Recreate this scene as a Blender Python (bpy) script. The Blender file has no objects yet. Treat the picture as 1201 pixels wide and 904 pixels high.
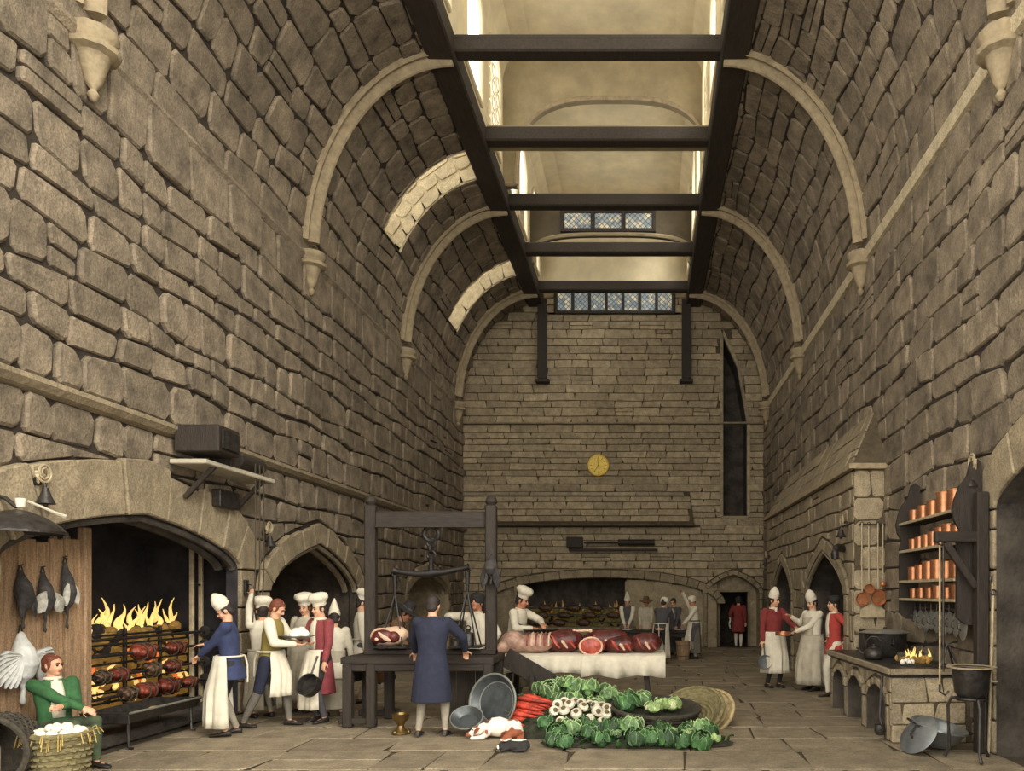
# Great vaulted castle kitchen, built object by object.
import bpy, bmesh, math, random
from math import sin, cos, pi, sqrt, radians as R
from mathutils import Vector, Matrix, Quaternion
import numpy as np

SC = bpy.context.scene
COL = SC.collection
random.seed(7)

# ---------------------------------------------------------------- camera
FPX, VX, VY, EYE = 900.0, 757.0, 695.0, 1.78
cam_d = bpy.data.cameras.new('camera')
cam = bpy.data.objects.new('camera', cam_d)
COL.objects.link(cam)
cam.location = (0, 0, EYE)
cam.rotation_euler = (pi / 2, 0, 0)
cam_d.sensor_fit = 'HORIZONTAL'
cam_d.sensor_width = 36
cam_d.lens = FPX / 1201 * 36
cam_d.shift_x = (600.5 - VX) / 1201
cam_d.shift_y = (VY - 452) / 1201
cam_d.clip_end = 200
SC.camera = cam

# ---------------------------------------------------------------- light
W = bpy.data.worlds.new('sky'); SC.world = W
W.use_nodes = True
bg = W.node_tree.nodes['Background']
bg.inputs['Color'].default_value = (1.0, 0.955, 0.88, 1)
bg.inputs['Strength'].default_value = 3.75
sd = bpy.data.lights.new('sun', 'SUN')
sd.energy = 2.0
sd.angle = R(24)
sd.color = (1.0, 0.955, 0.88)
sun = bpy.data.objects.new('sun', sd); COL.objects.link(sun)
sun.rotation_euler = Vector((-0.62, 0.66, -0.52)).to_track_quat('-Z', 'Y').to_euler()
vs = SC.view_settings
vs.view_transform = 'Standard'; vs.look = 'None'; vs.gamma = 1; vs.use_curve_mapping = False
vs.exposure = 0.12
SC.cycles.use_denoising = True
SC.cycles.max_bounces = 6
SC.cycles.diffuse_bounces = 4
SC.cycles.sample_clamp_indirect = 4

# ---------------------------------------------------------------- helpers
def P(px, py, y):
    """pixel + depth -> world point"""
    return Vector(((px - VX) * y / FPX, y, EYE + (VY - py) * y / FPX))

def srgb(r, g, b):
    def f(c):
        c /= 255.0
        return c / 12.92 if c <= .04045 else ((c + .055) / 1.055) ** 2.4
    return (f(r), f(g), f(b), 1)

MATS = {}
def mat(name, rgb, rough=.8, metal=0.0, var=.12, scale=9.0, rand=0.0, bump=0.0, bscale=30.0, emit=None, estr=0.0, rgb2=None, stretch=None):
    if name in MATS: return MATS[name]
    m = bpy.data.materials.new(name); m.use_nodes = True
    nt = m.node_tree; N = nt.nodes; L = nt.links
    b = N['Principled BSDF']
    b.inputs['Roughness'].default_value = rough
    b.inputs['Metallic'].default_value = metal
    c1 = srgb(*rgb)
    tc = N.new('ShaderNodeTexCoord')
    vec = tc.outputs['Object']
    if stretch:
        mp = N.new('ShaderNodeMapping'); mp.inputs['Scale'].default_value = stretch
        L.new(vec, mp.inputs['Vector']); vec = mp.outputs['Vector']
    if var > 0:
        nz = N.new('ShaderNodeTexNoise'); nz.inputs['Scale'].default_value = scale
        nz.inputs['Detail'].default_value = 6; nz.inputs['Roughness'].default_value = .65
        L.new(vec, nz.inputs['Vector'])
        rp = N.new('ShaderNodeValToRGB')
        rp.color_ramp.elements[0].position = .3; rp.color_ramp.elements[1].position = .7
        lo = [max(0, x * (1 - 2.2 * var)) for x in c1[:3]]
        hi = [x * (1 + 1.8 * var) for x in c1[:3]] if rgb2 is None else srgb(*rgb2)[:3]
        rp.color_ramp.elements[0].color = (*lo, 1); rp.color_ramp.elements[1].color = (*hi, 1)
        L.new(nz.outputs['Fac'], rp.inputs['Fac'])
        col = rp.outputs['Color']
    else:
        rg = N.new('ShaderNodeRGB'); rg.outputs[0].default_value = c1; col = rg.outputs[0]
    if rand > 0:
        gn = N.new('ShaderNodeTexNoise'); gn.inputs['Scale'].default_value = 55; gn.inputs['Detail'].default_value = 2
        L.new(tc.outputs['Object'], gn.inputs['Vector'])
        gm = N.new('ShaderNodeMapRange'); gm.inputs['From Min'].default_value = .35; gm.inputs['From Max'].default_value = .65
        gm.inputs['To Min'].default_value = .8; gm.inputs['To Max'].default_value = 1.2
        L.new(gn.outputs['Fac'], gm.inputs['Value'])
        gv = N.new('ShaderNodeVectorMath'); gv.operation = 'SCALE'; L.new(col, gv.inputs[0]); L.new(gm.outputs[0], gv.inputs['Scale']); col = gv.outputs[0]
        oi = N.new('ShaderNodeObjectInfo'); ge = N.new('ShaderNodeNewGeometry')
        ad = N.new('ShaderNodeMath'); ad.operation = 'ADD'
        L.new(oi.outputs['Random'], ad.inputs[0]); L.new(ge.outputs['Random Per Island'], ad.inputs[1])
        fr = N.new('ShaderNodeMath'); fr.operation = 'FRACT'; L.new(ad.outputs[0], fr.inputs[0])
        mr = N.new('ShaderNodeMapRange')
        mr.inputs['To Min'].default_value = 1 - rand; mr.inputs['To Max'].default_value = 1 + rand
        L.new(fr.outputs[0], mr.inputs['Value'])
        vm = N.new('ShaderNodeVectorMath'); vm.operation = 'SCALE'
        L.new(col, vm.inputs[0]); L.new(mr.outputs[0], vm.inputs['Scale'])
        col = vm.outputs[0]
    L.new(col, b.inputs['Base Color'])
    if bump > 0:
        n2 = N.new('ShaderNodeTexNoise'); n2.inputs['Scale'].default_value = bscale; n2.inputs['Detail'].default_value = 5
        L.new(vec, n2.inputs['Vector'])
        bp = N.new('ShaderNodeBump'); bp.inputs['Strength'].default_value = bump; bp.inputs['Distance'].default_value = .03
        L.new(n2.outputs['Fac'], bp.inputs['Height']); L.new(bp.outputs[0], b.inputs['Normal'])
    if emit:
        b.inputs['Emission Color'].default_value = srgb(*emit); b.inputs['Emission Strength'].default_value = estr
    MATS[name] = m
    return m

def link(o, parent=None, kind=None, label=None, cat=None, group=None):
    COL.objects.link(o)
    if parent is not None: o.parent = parent
    if kind: o['kind'] = kind
    if label: o['label'] = label
    if cat: o['category'] = cat
    if group: o['group'] = group
    return o

def thing(name, label, cat, loc=(0, 0, 0), rz=0.0, group=None):
    o = bpy.data.objects.new(name, None)
    o.empty_display_size = .1
    o.location = loc; o.rotation_euler = (0, 0, rz)
    return link(o, None, None, label, cat, group)

def copy_thing(o, parent=None, top=True, **props):
    c = o.copy(); COL.objects.link(c); c.parent = parent
    for k, v in props.items(): c[k] = v
    for ch in list(o.children): copy_thing(ch, c, False)
    return c

def frame(d, up=(0, 0, 1)):
    d = Vector(d).normalized(); u = Vector(up)
    if abs(d.dot(u)) > .99: u = Vector((1, 0, 0)) if abs(d.x) < .9 else Vector((0, 1, 0))
    x = u.cross(d).normalized(); y = d.cross(x)
    return x, y, d

class MB:
    def __init__(s): s.v = []; s.f = []
    def add(s, vs_, fs, M=None):
        n = len(s.v)
        s.v += [tuple(M @ Vector(p)) for p in vs_] if M is not None else [tuple(p) for p in vs_]
        s.f += [tuple(i + n for i in f) for f in fs]
        return s
    def box(s, c, d, rot=None, ch=0.012):
        hx, hy, hz = d[0] / 2, d[1] / 2, d[2] / 2
        ch = min(ch, hx * .45, hy * .45, hz * .45)
        bm = bmesh.new()
        for sx in (-1, 1):
            for sy in (-1, 1):
                for sz in (-1, 1):
                    if ch > 0:
                        bm.verts.new((sx * (hx - ch), sy * (hy - ch), sz * hz))
                        bm.verts.new((sx * (hx - ch), sy * hy, sz * (hz - ch)))
                        bm.verts.new((sx * hx, sy * (hy - ch), sz * (hz - ch)))
                    else: bm.verts.new((sx * hx, sy * hy, sz * hz))
        bmesh.ops.convex_hull(bm, input=bm.verts[:])
        bmesh.ops.dissolve_limit(bm, angle_limit=.01, verts=bm.verts[:], edges=bm.edges[:])
        bm.verts.index_update()
        M = Matrix.Translation(c)
        if rot is not None: M = M @ (rot.to_4x4() if hasattr(rot, 'to_4x4') else Matrix.Rotation(rot, 4, 'Z'))
        s.add([v.co.copy() for v in bm.verts], [[v.index for v in f.verts] for f in bm.faces], M)
        bm.free(); return s
    def bar(s, p0, p1, w, h, ch=.008, up=(0, 0, 1)):
        p0, p1 = Vector(p0), Vector(p1)
        x, y, d = frame(p1 - p0, up)
        rot = Matrix((x, y, d)).transposed()
        return s.box((p0 + p1) / 2, (w, h, (p1 - p0).length), rot, ch)
    def tube(s, pts, r, n=8, cap=True, flat=1.0):
        pts = [Vector(p) for p in pts]
        if not isinstance(r, (list, tuple)): r = [r] * len(pts)
        base = len(s.v); prev = None
        for i, p in enumerate(pts):
            d = (pts[min(i + 1, len(pts) - 1)] - pts[max(i - 1, 0)])
            if d.length < 1e-9: d = Vector((0, 0, 1))
            d.normalize()
            if prev is None: x, y, _ = frame(d)
            else:
                x = (prev - d * prev.dot(d))
                if x.length < 1e-6: x, y, _ = frame(d)
                x.normalize(); y = d.cross(x)
            prev = x
            for k in range(n):
                a = 2 * pi * k / n
                s.v.append(tuple(p + x * (cos(a) * r[i]) + y * (sin(a) * r[i] * flat)))
        for i in range(len(pts) - 1):
            for k in range(n):
                k2 = (k + 1) % n
                s.f.append((base + i * n + k, base + i * n + k2, base + (i + 1) * n + k2, base + (i + 1) * n + k))
        if cap:
            s.f.append(tuple(base + k for k in range(n))[::-1])
            s.f.append(tuple(base + (len(pts) - 1) * n + k for k in range(n)))
        return s
    def lathe(s, prof, n=20, M=None, sq=None):
        """prof [(r,z)]; sq: function angle->radius factor"""
        base = len(s.v); M = M or Matrix.Identity(4)
        idx = []
        for (r, z) in prof:
            row = []
            if r < 1e-6:
                s.v.append(tuple(M @ Vector((0, 0, z)))); row = [len(s.v) - 1] * n
            else:
                for k in range(n):
                    a = 2 * pi * k / n; q = sq(a, z) if sq else 1
                    s.v.append(tuple(M @ Vector((r * q * cos(a), r * q * sin(a), z)))); row.append(len(s.v) - 1)
            idx.append(row)
        for i in range(len(prof) - 1):
            for k in range(n):
                k2 = (k + 1) % n
                q = [idx[i][k], idx[i][k2], idx[i + 1][k2], idx[i + 1][k]]
                u = []
                for t in q:
                    if t not in u: u.append(t)
                if len(u) > 2: s.f.append(tuple(u))
        return s
    def ball(s, c, r, M=None, n=12, m=8):
        if not isinstance(r, (tuple, list)): r = (r, r, r)
        T = Matrix.Translation(c) @ (M.to_4x4() if M is not None else Matrix.Identity(4)) @ Matrix.Diagonal((*r, 1))
        return s.lathe([(sin(pi * i / m), -cos(pi * i / m)) for i in range(m + 1)], n, T)
    def loft(s, rings, cap=True):
        base = len(s.v); n = len(rings[0])
        for r in rings: s.v += [tuple(p) for p in r]
        for i in range(len(rings) - 1):
            for k in range(n):
                k2 = (k + 1) % n
                s.f.append((base + i * n + k, base + i * n + k2, base + (i + 1) * n + k2, base + (i + 1) * n + k))
        if cap:
            s.f.append(tuple(base + k for k in range(n))[::-1])
            s.f.append(tuple(base + (len(rings) - 1) * n + k for k in range(n)))
        return s
    def prism(s, poly, d, M=None):
        """poly 2D in XY extruded 0..d along Z"""
        n = len(poly)
        return s.add([(p[0], p[1], 0) for p in poly] + [(p[0], p[1], d) for p in poly],
                     [tuple(range(n))[::-1], tuple(range(n, 2 * n))] + [(k, (k + 1) % n, n + (k + 1) % n, n + k) for k in range(n)], M)
    def sheet(s, grid):
        base = len(s.v); h = len(grid); w = len(grid[0])
        for row in grid: s.v += [tuple(p) for p in row]
        for i in range(h - 1):
            for j in range(w - 1):
                s.f.append((base + i * w + j, base + i * w + j + 1, base + (i + 1) * w + j + 1, base + (i + 1) * w + j))
        return s
    def mesh(s, name, m=None, smooth=False):
        me = bpy.data.meshes.new(name)
        me.from_pydata(s.v, [], s.f)
        if smooth == 'fix' or smooth:
            pass
        bm = bmesh.new(); bm.from_mesh(me)
        bmesh.ops.recalc_face_normals(bm, faces=bm.faces[:])
        bm.to_mesh(me); bm.free()
        if smooth:
            me.polygons.foreach_set('use_smooth', [True] * len(me.polygons))
            me.set_sharp_from_angle(angle=R(smooth if smooth is not True else 45))
        if m: me.materials.append(m)
        return me
    def build(s, name, m, parent=None, smooth=False, **kw):
        o = bpy.data.objects.new(name, s.mesh(name, m, smooth))
        return link(o, parent, **kw)

def solid(o, t, off=0.0):
    md = o.modifiers.new('thick', 'SOLIDIFY'); md.thickness = t; md.offset = off
    return o
# ---------------------------------------------------------------- materials
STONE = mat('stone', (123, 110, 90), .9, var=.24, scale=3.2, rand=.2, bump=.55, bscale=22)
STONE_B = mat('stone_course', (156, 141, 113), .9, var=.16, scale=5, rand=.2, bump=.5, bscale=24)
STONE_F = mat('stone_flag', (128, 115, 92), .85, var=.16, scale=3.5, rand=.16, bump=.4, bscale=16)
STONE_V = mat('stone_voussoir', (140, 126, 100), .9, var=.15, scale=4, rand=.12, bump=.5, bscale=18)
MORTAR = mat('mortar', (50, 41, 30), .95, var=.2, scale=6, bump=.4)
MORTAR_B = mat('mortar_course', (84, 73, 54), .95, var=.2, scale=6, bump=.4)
MORTAR_F = mat('mortar_floor', (70, 60, 44), .95, var=.2, scale=6)
SOOT_AND_DARK = mat('sooted_and_dark_stone', (72, 65, 56), .95, var=.3, scale=3, bump=.5)  # soot in the hearths, plain dark lining in niche, archways and passage
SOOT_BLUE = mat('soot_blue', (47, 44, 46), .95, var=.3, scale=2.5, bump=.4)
LIT_STONE = mat('lit_stone', (182, 168, 136), .9, var=.12, scale=5, rand=.1, bump=.3)  # lit copy of the wall stone, daylight put into the colour
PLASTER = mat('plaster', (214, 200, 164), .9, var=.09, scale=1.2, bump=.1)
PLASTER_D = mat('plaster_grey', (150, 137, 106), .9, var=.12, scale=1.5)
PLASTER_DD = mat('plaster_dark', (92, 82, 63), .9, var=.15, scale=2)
IRON_D = mat('black_iron', (40, 36, 33), .5, .4, var=.2, scale=12)
BEAM = mat('roof_oak', (50, 41, 30), .8, var=.2, scale=4, stretch=(6, 1, 6), bump=.3)
RIB = mat('rib_stone', (154, 138, 108), .85, var=.14, scale=7, bump=.3)
OAK = mat('dark_oak', (43, 34, 24), .7, var=.25, scale=5, stretch=(5, 5, 1), bump=.3, bscale=20)
OAK_H = mat('dark_oak_level', (42, 33, 23), .7, var=.25, scale=5, stretch=(1, 5, 5), bump=.3, bscale=20)
BOARD = mat('board_wood', (158, 128, 96), .85, var=.2, scale=4, rand=.12, stretch=(6, 6, .7), bump=.3)
IRON = mat('iron', (60, 56, 52), .42, .5, var=.25, scale=12, bump=.2)
IRON_P = mat('iron_pale', (176, 160, 128), .6, .2, var=.15, scale=12)
BRASS = mat('brass', (128, 104, 62), .35, .8, var=.1)
COPPER = mat('copper', (190, 128, 88), .32, .7, var=.2, scale=6)
TIN = mat('tin', (176, 176, 166), .35, .7, var=.15, scale=6)
PEWTER = mat('pewter', (128, 132, 132), .35, .65, var=.15, scale=6)

XL, XR, YB = -6.0, 3.9, 25.2
ZS = 7.7                      # springing of the vault
CLX, CRX, AL, AR_, BV = -3.4, 1.38, 2.6, 2.52, 3.6
ZT = ZS + BV                  # underside of the roof beams
LV = 4.9                      # arc length of the vault haunch
Y0 = 4.0                      # hall is built from here on

def S_left(u, v, d): return (XL + d, u, v)
def S_right(u, v, d): return (XR - d, u, v)
def S_back(u, v, d): return (u, YB - d, v)
def S_floor(u, v, d): return (u, v, d)
def S_vl(u, v, d):
    p = v / LV * pi / 2
    return (CLX - (AL - d) * cos(p), u, ZS + (BV - d) * sin(p))
def S_vr(u, v, d):
    p = v / LV * pi / 2
    return (CRX + (AR_ - d) * cos(p), u, ZS + (BV - d) * sin(p))

def hnoise(a, b):
    return (sin(a * 12.9898 + b * 78.233) * 43758.5453) % 1.0

def clip_half(poly, px, py, nx, ny):
    """keep the side where (p-P).n >= 0"""
    out = []
    for i in range(len(poly)):
        a, b = poly[i], poly[(i + 1) % len(poly)]
        da = (a[0] - px) * nx + (a[1] - py) * ny; db = (b[0] - px) * nx + (b[1] - py) * ny
        if da >= 0: out.append(a)
        if (da >= 0) != (db >= 0):
            t = da / (da - db); out.append((a[0] + t * (b[0] - a[0]), a[1] + t * (b[1] - a[1])))
    return out

def area2(p): return .5 * sum(p[i][0] * p[(i + 1) % len(p)][1] - p[(i + 1) % len(p)][0] * p[i][1] for i in range(len(p)))
def cent(p): return (sum(q[0] for q in p) / len(p), sum(q[1] for q in p) / len(p))

def subtract(poly, ex, gap=.015):
    """remove convex ccw polygon ex from stone polygon by its best edge"""
    us = [q[0] for q in poly]; vs2 = [q[1] for q in poly]
    eu = [q[0] for q in ex]; ev = [q[1] for q in ex]
    if max(us) < min(eu) or min(us) > max(eu) or max(vs2) < min(ev) or min(vs2) > max(ev): return poly
    best = None
    for i in range(len(ex)):
        a, b = ex[i], ex[(i + 1) % len(ex)]
        l = math.hypot(b[0] - a[0], b[1] - a[1])
        if l < 1e-6: continue
        n = ((b[1] - a[1]) / l, -(b[0] - a[0]) / l)      # outward of ccw
        dmin = min((q[0] - a[0]) * n[0] + (q[1] - a[1]) * n[1] for q in poly)
        if dmin >= 0: return poly
        c = clip_half(poly, a[0] + n[0] * gap, a[1] + n[1] * gap, n[0], n[1])
        ar = abs(area2(c)) if len(c) > 2 else 0
        if best is None or ar > best[0]: best = (ar, c)
    return best[1] if best and best[0] > .006 else None

def stone_mb(poly, S, prot, mb=None, gap=.03, rnd=.18, back=-.02, bev=.03):
    """one block of masonry from a 2D polygon on surface S"""
    mb = mb or MB()
    c = cent(poly)
    # shrink by the joint
    q = []
    for p in poly:
        dx, dy = p[0] - c[0], p[1] - c[1]
        q.append((p[0] - math.copysign(min(gap / 2, abs(dx) * .4), dx), p[1] - math.copysign(min(gap / 2, abs(dy) * .4), dy)))
    # round the corners
    out = []
    n = len(q)
    for i in range(n):
        a, p, b = q[i - 1], q[i], q[(i + 1) % n]
        la = math.hypot(a[0] - p[0], a[1] - p[1]); lb = math.hypot(b[0] - p[0], b[1] - p[1])
        if n > 6 or la < 1e-4 or lb < 1e-4: out.append(p); continue
        r = min(.09, min(la, lb) * rnd) * random.uniform(.5, 1.25)
        out.append((p[0] + (a[0] - p[0]) / la * r, p[1] + (a[1] - p[1]) / la * r))
        out.append((p[0] + (b[0] - p[0]) / lb * r, p[1] + (b[1] - p[1]) / lb * r))
    n = len(out)
    ins = []
    for p in out:
        dx, dy = p[0] - c[0], p[1] - c[1]; l = math.hypot(dx, dy) + 1e-6
        k = min(bev, l * .3) / l
        ins.append((p[0] - dx * k, p[1] - dy * k))
    vs_ = [S(p[0], p[1], back) for p in out] + [S(p[0], p[1], prot - bev * .8) for p in out] + [S(p[0], p[1], prot) for p in ins]
    fs = [tuple(range(2 * n, 3 * n))]
    for lvl in (0, n):
        for k in range(n):
            fs.append((lvl + k, lvl + (k + 1) % n, lvl + n + (k + 1) % n, lvl + n + k))
    b0 = len(mb.v)
    mb.v += vs_; mb.f += [tuple(i + b0 for i in f) for f in fs]
    return mb

def courses(u0, u1, v0, v1, h, l, seed, wob=.04, jh=.25):
    """list of stone quads over a rectangle, in uneven courses"""
    rnd = random.Random(seed)
    vs_ = [v0]
    while vs_[-1] < v1 - h * .6:
        vs_.append(vs_[-1] + h * rnd.uniform(1 - jh, 1 + jh))
    vs_[-1] = v1
    ph = [rnd.uniform(0, 10) for _ in vs_]
    def vb(k, u):
        if k == 0 or k == len(vs_) - 1: return vs_[k]
        return vs_[k] + wob * (sin(u * 1.7 + ph[k]) + .6 * sin(u * 4.3 + ph[k] * 2.1)) * .6
    out = []
    for k in range(len(vs_) - 1):
        u = u0 - rnd.uniform(0, l)
        while u < u1:
            w = l * rnd.uniform(.55, 1.5)
            a, b = max(u, u0), min(u + w, u1)
            if b - a > .12:
                sk0, sk1 = rnd.uniform(-.04, .04), rnd.uniform(-.04, .04)
                if a == u0: sk0 = 0
                if b == u1: sk1 = 0
                if rnd.random() < .04 and vs_[k + 1] - vs_[k] > .26:
                    m = .5
                    vm0 = lambda uu: vb(k, uu) * (1 - m) + vb(k + 1, uu) * m
                    out.append([(a, vb(k, a)), (b, vb(k, b)), (b, vm0(b)), (a, vm0(a))])
                    out.append([(a, vm0(a)), (b, vm0(b)), (b + sk1, vb(k + 1, b)), (a + sk0, vb(k + 1, a))])
                else:
                    out.append([(a - sk0, vb(k, a)), (b - sk1, vb(k, b)), (b + sk1, vb(k + 1, b)), (a + sk0, vb(k + 1, a))])
            u += w
    return out

def lay(polys, S, parent, m, name='stone', prot=(.03, .08), gap=.03, keep=300, ex=(), limit=None, bev=.03, rnd=.18, joined='masonry_infill'):
    """each block an object of its own under parent; past KEEP the smallest in view go into one part"""
    items = []
    for p in polys:
        for e in ex:
            p = subtract(p, e)
            if not p: break
        if not p or abs(area2(p)) < .008: continue
        c = cent(p); w = Vector(S(c[0], c[1], 0))
        if limit and not limit(*c): continue
        dist = (w - cam.location).length
        px = VX + FPX * w.x / max(w.y, .1); py = VY - FPX * (w.z - EYE) / max(w.y, .1)
        vis = w.y > 1 and -60 < px < 1260 and -60 < py < 964
        n = Vector(S(c[0], c[1], .1)) - w; n.normalize()
        fc = abs(n.dot((cam.location - w).normalized()))
        items.append(((abs(area2(p)) * fc / dist ** 2) * (1 if vis else .001), p))
    items.sort(key=lambda t: -t[0])
    mj = MB()
    for i, (_, p) in enumerate(items):
        d = random.uniform(*prot)
        if i < keep:
            mb = stone_mb(p, S, d, None, gap, rnd, bev=bev)
            me = bpy.data.meshes.new(name); me.from_pydata(mb.v, [], mb.f); me.materials.append(m)
            link(bpy.data.objects.new(name, me), parent)
        else: stone_mb(p, S, d, mj, gap, rnd, bev=bev)
    if mj.v:
        me = bpy.data.meshes.new(joined); me.from_pydata(mj.v, [], mj.f); me.materials.append(m)
        link(bpy.data.objects.new(joined, me), parent, 'stuff')

class Arch:
    """opening u0..u1, springing vs, rise, pointedness"""
    def __init__(s, u0, u1, vs, rise, pt=.3, base=0.0):
        s.u0, s.u1, s.vs, s.rise, s.pt, s.base = u0, u1, vs, rise, pt, base
        s.c, s.h = (u0 + u1) / 2, (u1 - u0) / 2
    def pt_at(s, t):         # t 0..1 from u1 side over apex to u0 side
        a = t * pi
        q = cos(a)
        return (s.c + s.h * q, s.vs + s.rise * ((1 - s.pt) * sin(a) + s.pt * (1 - abs(q))))
    def offs(s, t, d):
        e = 1e-3
        a, b = s.pt_at(max(t - e, 0)), s.pt_at(min(t + e, 1))
        tx, ty = b[0] - a[0], b[1] - a[1]; l = math.hypot(tx, ty)
        p = s.pt_at(t)
        n = (ty / l, -tx / l)
        if t < .02: n = (1, 0)
        if t > .98: n = (-1, 0)
        if abs(t - .5) < .02: n = (0, 1)
        return (p[0] + n[0] * d, p[1] + n[1] * d)
    def outline(s, d=0.0, k=20):
        pts = [(s.u0 - d, s.base), (s.u1 + d, s.base)] + [s.offs(i / k, d) for i in range(k + 1)]
        return pts
    def hull(s, d):
        pts = sorted(set((round(a, 4), round(b, 4)) for a, b in s.outline(d, 24)))
        def half(ps):
            o = []
            for p in ps:
                while len(o) > 1 and (o[-1][0] - o[-2][0]) * (p[1] - o[-2][1]) - (o[-1][1] - o[-2][1]) * (p[0] - o[-2][0]) <= 0: o.pop()
                o.append(p)
            return o
        lo, hi = half(pts), half(pts[::-1])
        return lo[:-1] + hi[:-1]
    def inside(s, u, v, d=0.0):
        if not (s.u0 - d < u < s.u1 + d) or v < s.base: return False
        if v <= s.vs: return True
        q = (u - s.c) / (s.h + d)
        return v < s.vs + (s.rise + d) * ((1 - s.pt) * sqrt(max(0, 1 - q * q)) + s.pt * (1 - abs(q)))
    def voussoirs(s, n, t, S, parent, m, prot=.09, jamb=None, jw=None):
        for i in range(n):
            a, b = i / n, (i + 1) / n
            tt = t * random.uniform(.88, 1.08)
            poly = [s.offs(a, 0), s.offs(a, tt), s.offs((a + b) / 2, tt * 1.02), s.offs(b, tt), s.offs(b, 0), s.offs((a + b) / 2, 0)]
            mb = stone_mb(poly, S, prot * random.uniform(.8, 1.2), None, .02, .06, bev=.02)
            mb.build('voussoir', m, parent)
        if jamb:
            for sgn, u in ((1, s.u1), (-1, s.u0)):
                v = s.base
                while v < s.vs - .12:
                    h = min(random.uniform(.3, .48), s.vs - v)
                    if s.vs - v - h < .15: h = s.vs - v
                    w = (jw or t) * random.uniform(.75, 1.0)
                    a, b = (u, u + sgn * w) if sgn > 0 else (u + sgn * w, u)
                    mb = stone_mb([(a, v), (b, v), (b, v + h), (a, v + h)], S, prot * random.uniform(.7, 1.1), None, .02, .08, bev=.02)
                    mb.build('jamb_stone', m, parent); v += h
    def recess(s, depth, S, parent, m, name='recess', wide=0.0, k=24, back=True, front=.05):
        """soffit, jambs and back of a deep opening"""
        o0 = s.outline(0, k)[1:] + [(s.u0, s.base)]
        o0[0] = (o0[0][0], s.base - .06); o0[-1] = (s.u0, s.base - .06)
        mb = MB()
        rows = []
        for d in (front, -.12, -.13, -depth):
            w = wide if d < -.125 else 0
            rows.append([S(s.c + (p[0] - s.c) * (1 + w / s.h), p[1] + (0 if p[1] <= s.base + 1e-6 else w * .4 * (p[1] > s.vs)), d) for p in o0])
        mb.sheet(rows)
        if back:
            mb.add(rows[-1], [tuple(range(len(rows[-1])))])
        return mb.build(name, m, parent)

def backing(name, S, u0, u1, v0, v1, m, hole=None, step=.12, d=0.0, thick=.2, kind='structure', parent=None, su=None):
    mb = MB(); vid = {}
    nu, nv = max(1, int(round((u1 - u0) / (su or step)))), max(1, int(round((v1 - v0) / step)))
    def V(i, j):
        if (i, j) not in vid:
            vid[(i, j)] = len(mb.v); mb.v.append(S(u0 + (u1 - u0) * i / nu, v0 + (v1 - v0) * j / nv, d))
        return vid[(i, j)]
    for i in range(nu):
        for j in range(nv):
            uc, vc = u0 + (u1 - u0) * (i + .5) / nu, v0 + (v1 - v0) * (j + .5) / nv
            if hole and hole(uc, vc): continue
            mb.f.append((V(i, j), V(i + 1, j), V(i + 1, j + 1), V(i, j + 1)))
    me = bpy.data.meshes.new(name); me.from_pydata(mb.v, [], mb.f); me.materials.append(m)
    # face the room
    o = bpy.data.objects.new(name, me); link(o, parent, kind)
    if me.polygons:
        p = me.polygons[0]; c = p.center
        uu, vv = u0 + .01, v0 + .01
        inn = Vector(S(uu, vv, .1)) - Vector(S(uu, vv, 0))
        if p.normal.dot(inn) < 0: me.flip_normals()
    if thick: solid(o, thick, -1)
    return o

# ---------------------------------------------------------------- floor
floor = MB().box((-1, 13.2, -.13), (16, 30, .2), ch=0).build('floor', MORTAR_F, kind='structure')
floor['label'] = 'worn stone flag floor of the hall'
polys = courses(-6.0, 3.9, 6.2, YB, .78, 1.0, 11, wob=.01, jh=.2)
lay(polys, S_floor, floor, STONE_F, 'flagstone', (-.012, .0), gap=.022, bev=.012, rnd=.05, keep=300)
lay(courses(-6.0, 3.9, 0, 6.2, .78, 1.0, 12, wob=.01, jh=.2), S_floor, floor, STONE_F, 'flagstone', (-.012, 0), gap=.022, bev=.012, rnd=.05, keep=0, joined='flagstone_infill')

# ---------------------------------------------------------------- left wall
A1 = Arch(7.05, 11.2, 2.12, .58, .35)
A2 = Arch(12.16, 15.9, 1.8, .87, .45)
A3 = Arch(19.3, 23.2, 1.75, .6, .35)
wl = backing('wall_left', S_left, Y0, YB + .2, 0, ZS + .1, MORTAR, lambda u, v: A1.inside(u, v, .1) or A2.inside(u, v, .1) or A3.inside(u, v, .1))
wl['label'] = 'rough stone side wall with arched fireplaces'
p = courses(5.0, YB, 0, 3.74, .36, .6, 21, wob=.05)
p += courses(5.0, YB, 3.9, ZS, .4, .62, 22, wob=.07)
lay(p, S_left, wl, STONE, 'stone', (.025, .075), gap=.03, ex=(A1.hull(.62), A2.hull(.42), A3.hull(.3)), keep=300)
A1.voussoirs(9, .62, S_left, wl, STONE_V, .1, True, .5)
A2.voussoirs(13, .4, S_left, wl, STONE_V, .09, True, .36)
A3.voussoirs(11, .28, S_left, wl, STONE_V, .08, True, .26)
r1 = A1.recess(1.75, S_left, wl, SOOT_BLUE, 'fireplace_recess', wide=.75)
A2.recess(1.9, S_left, wl, SOOT_AND_DARK, 'fireplace_recess', wide=.1)
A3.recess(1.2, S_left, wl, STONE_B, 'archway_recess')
# moulded inner rims of the arches
for A, mm in ((A1, SOOT_AND_DARK), (A2, STONE_V), (A3, STONE_V)):
    for dd, rr in ((-.02, .05), (-.22, .06)):
        mb = MB(); mb.tube([S_left(*A.offs(i / 28, -.03), dd) for i in range(29)], rr, 6)
        mb.build('arch_moulding', mm, wl)
tr = MB(); pr = [(0, -.09), (.1, -.06), (.16, 0), (.16, .05), (.05, .09), (0, .09)]
tr.loft([[(XL + a - .01, y, 3.82 + b) for a, b in pr] for y in (Y0, YB)])
tr.build('trim_1', STONE_V, kind='structure', label='stone string course along the fireplace wall')

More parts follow.
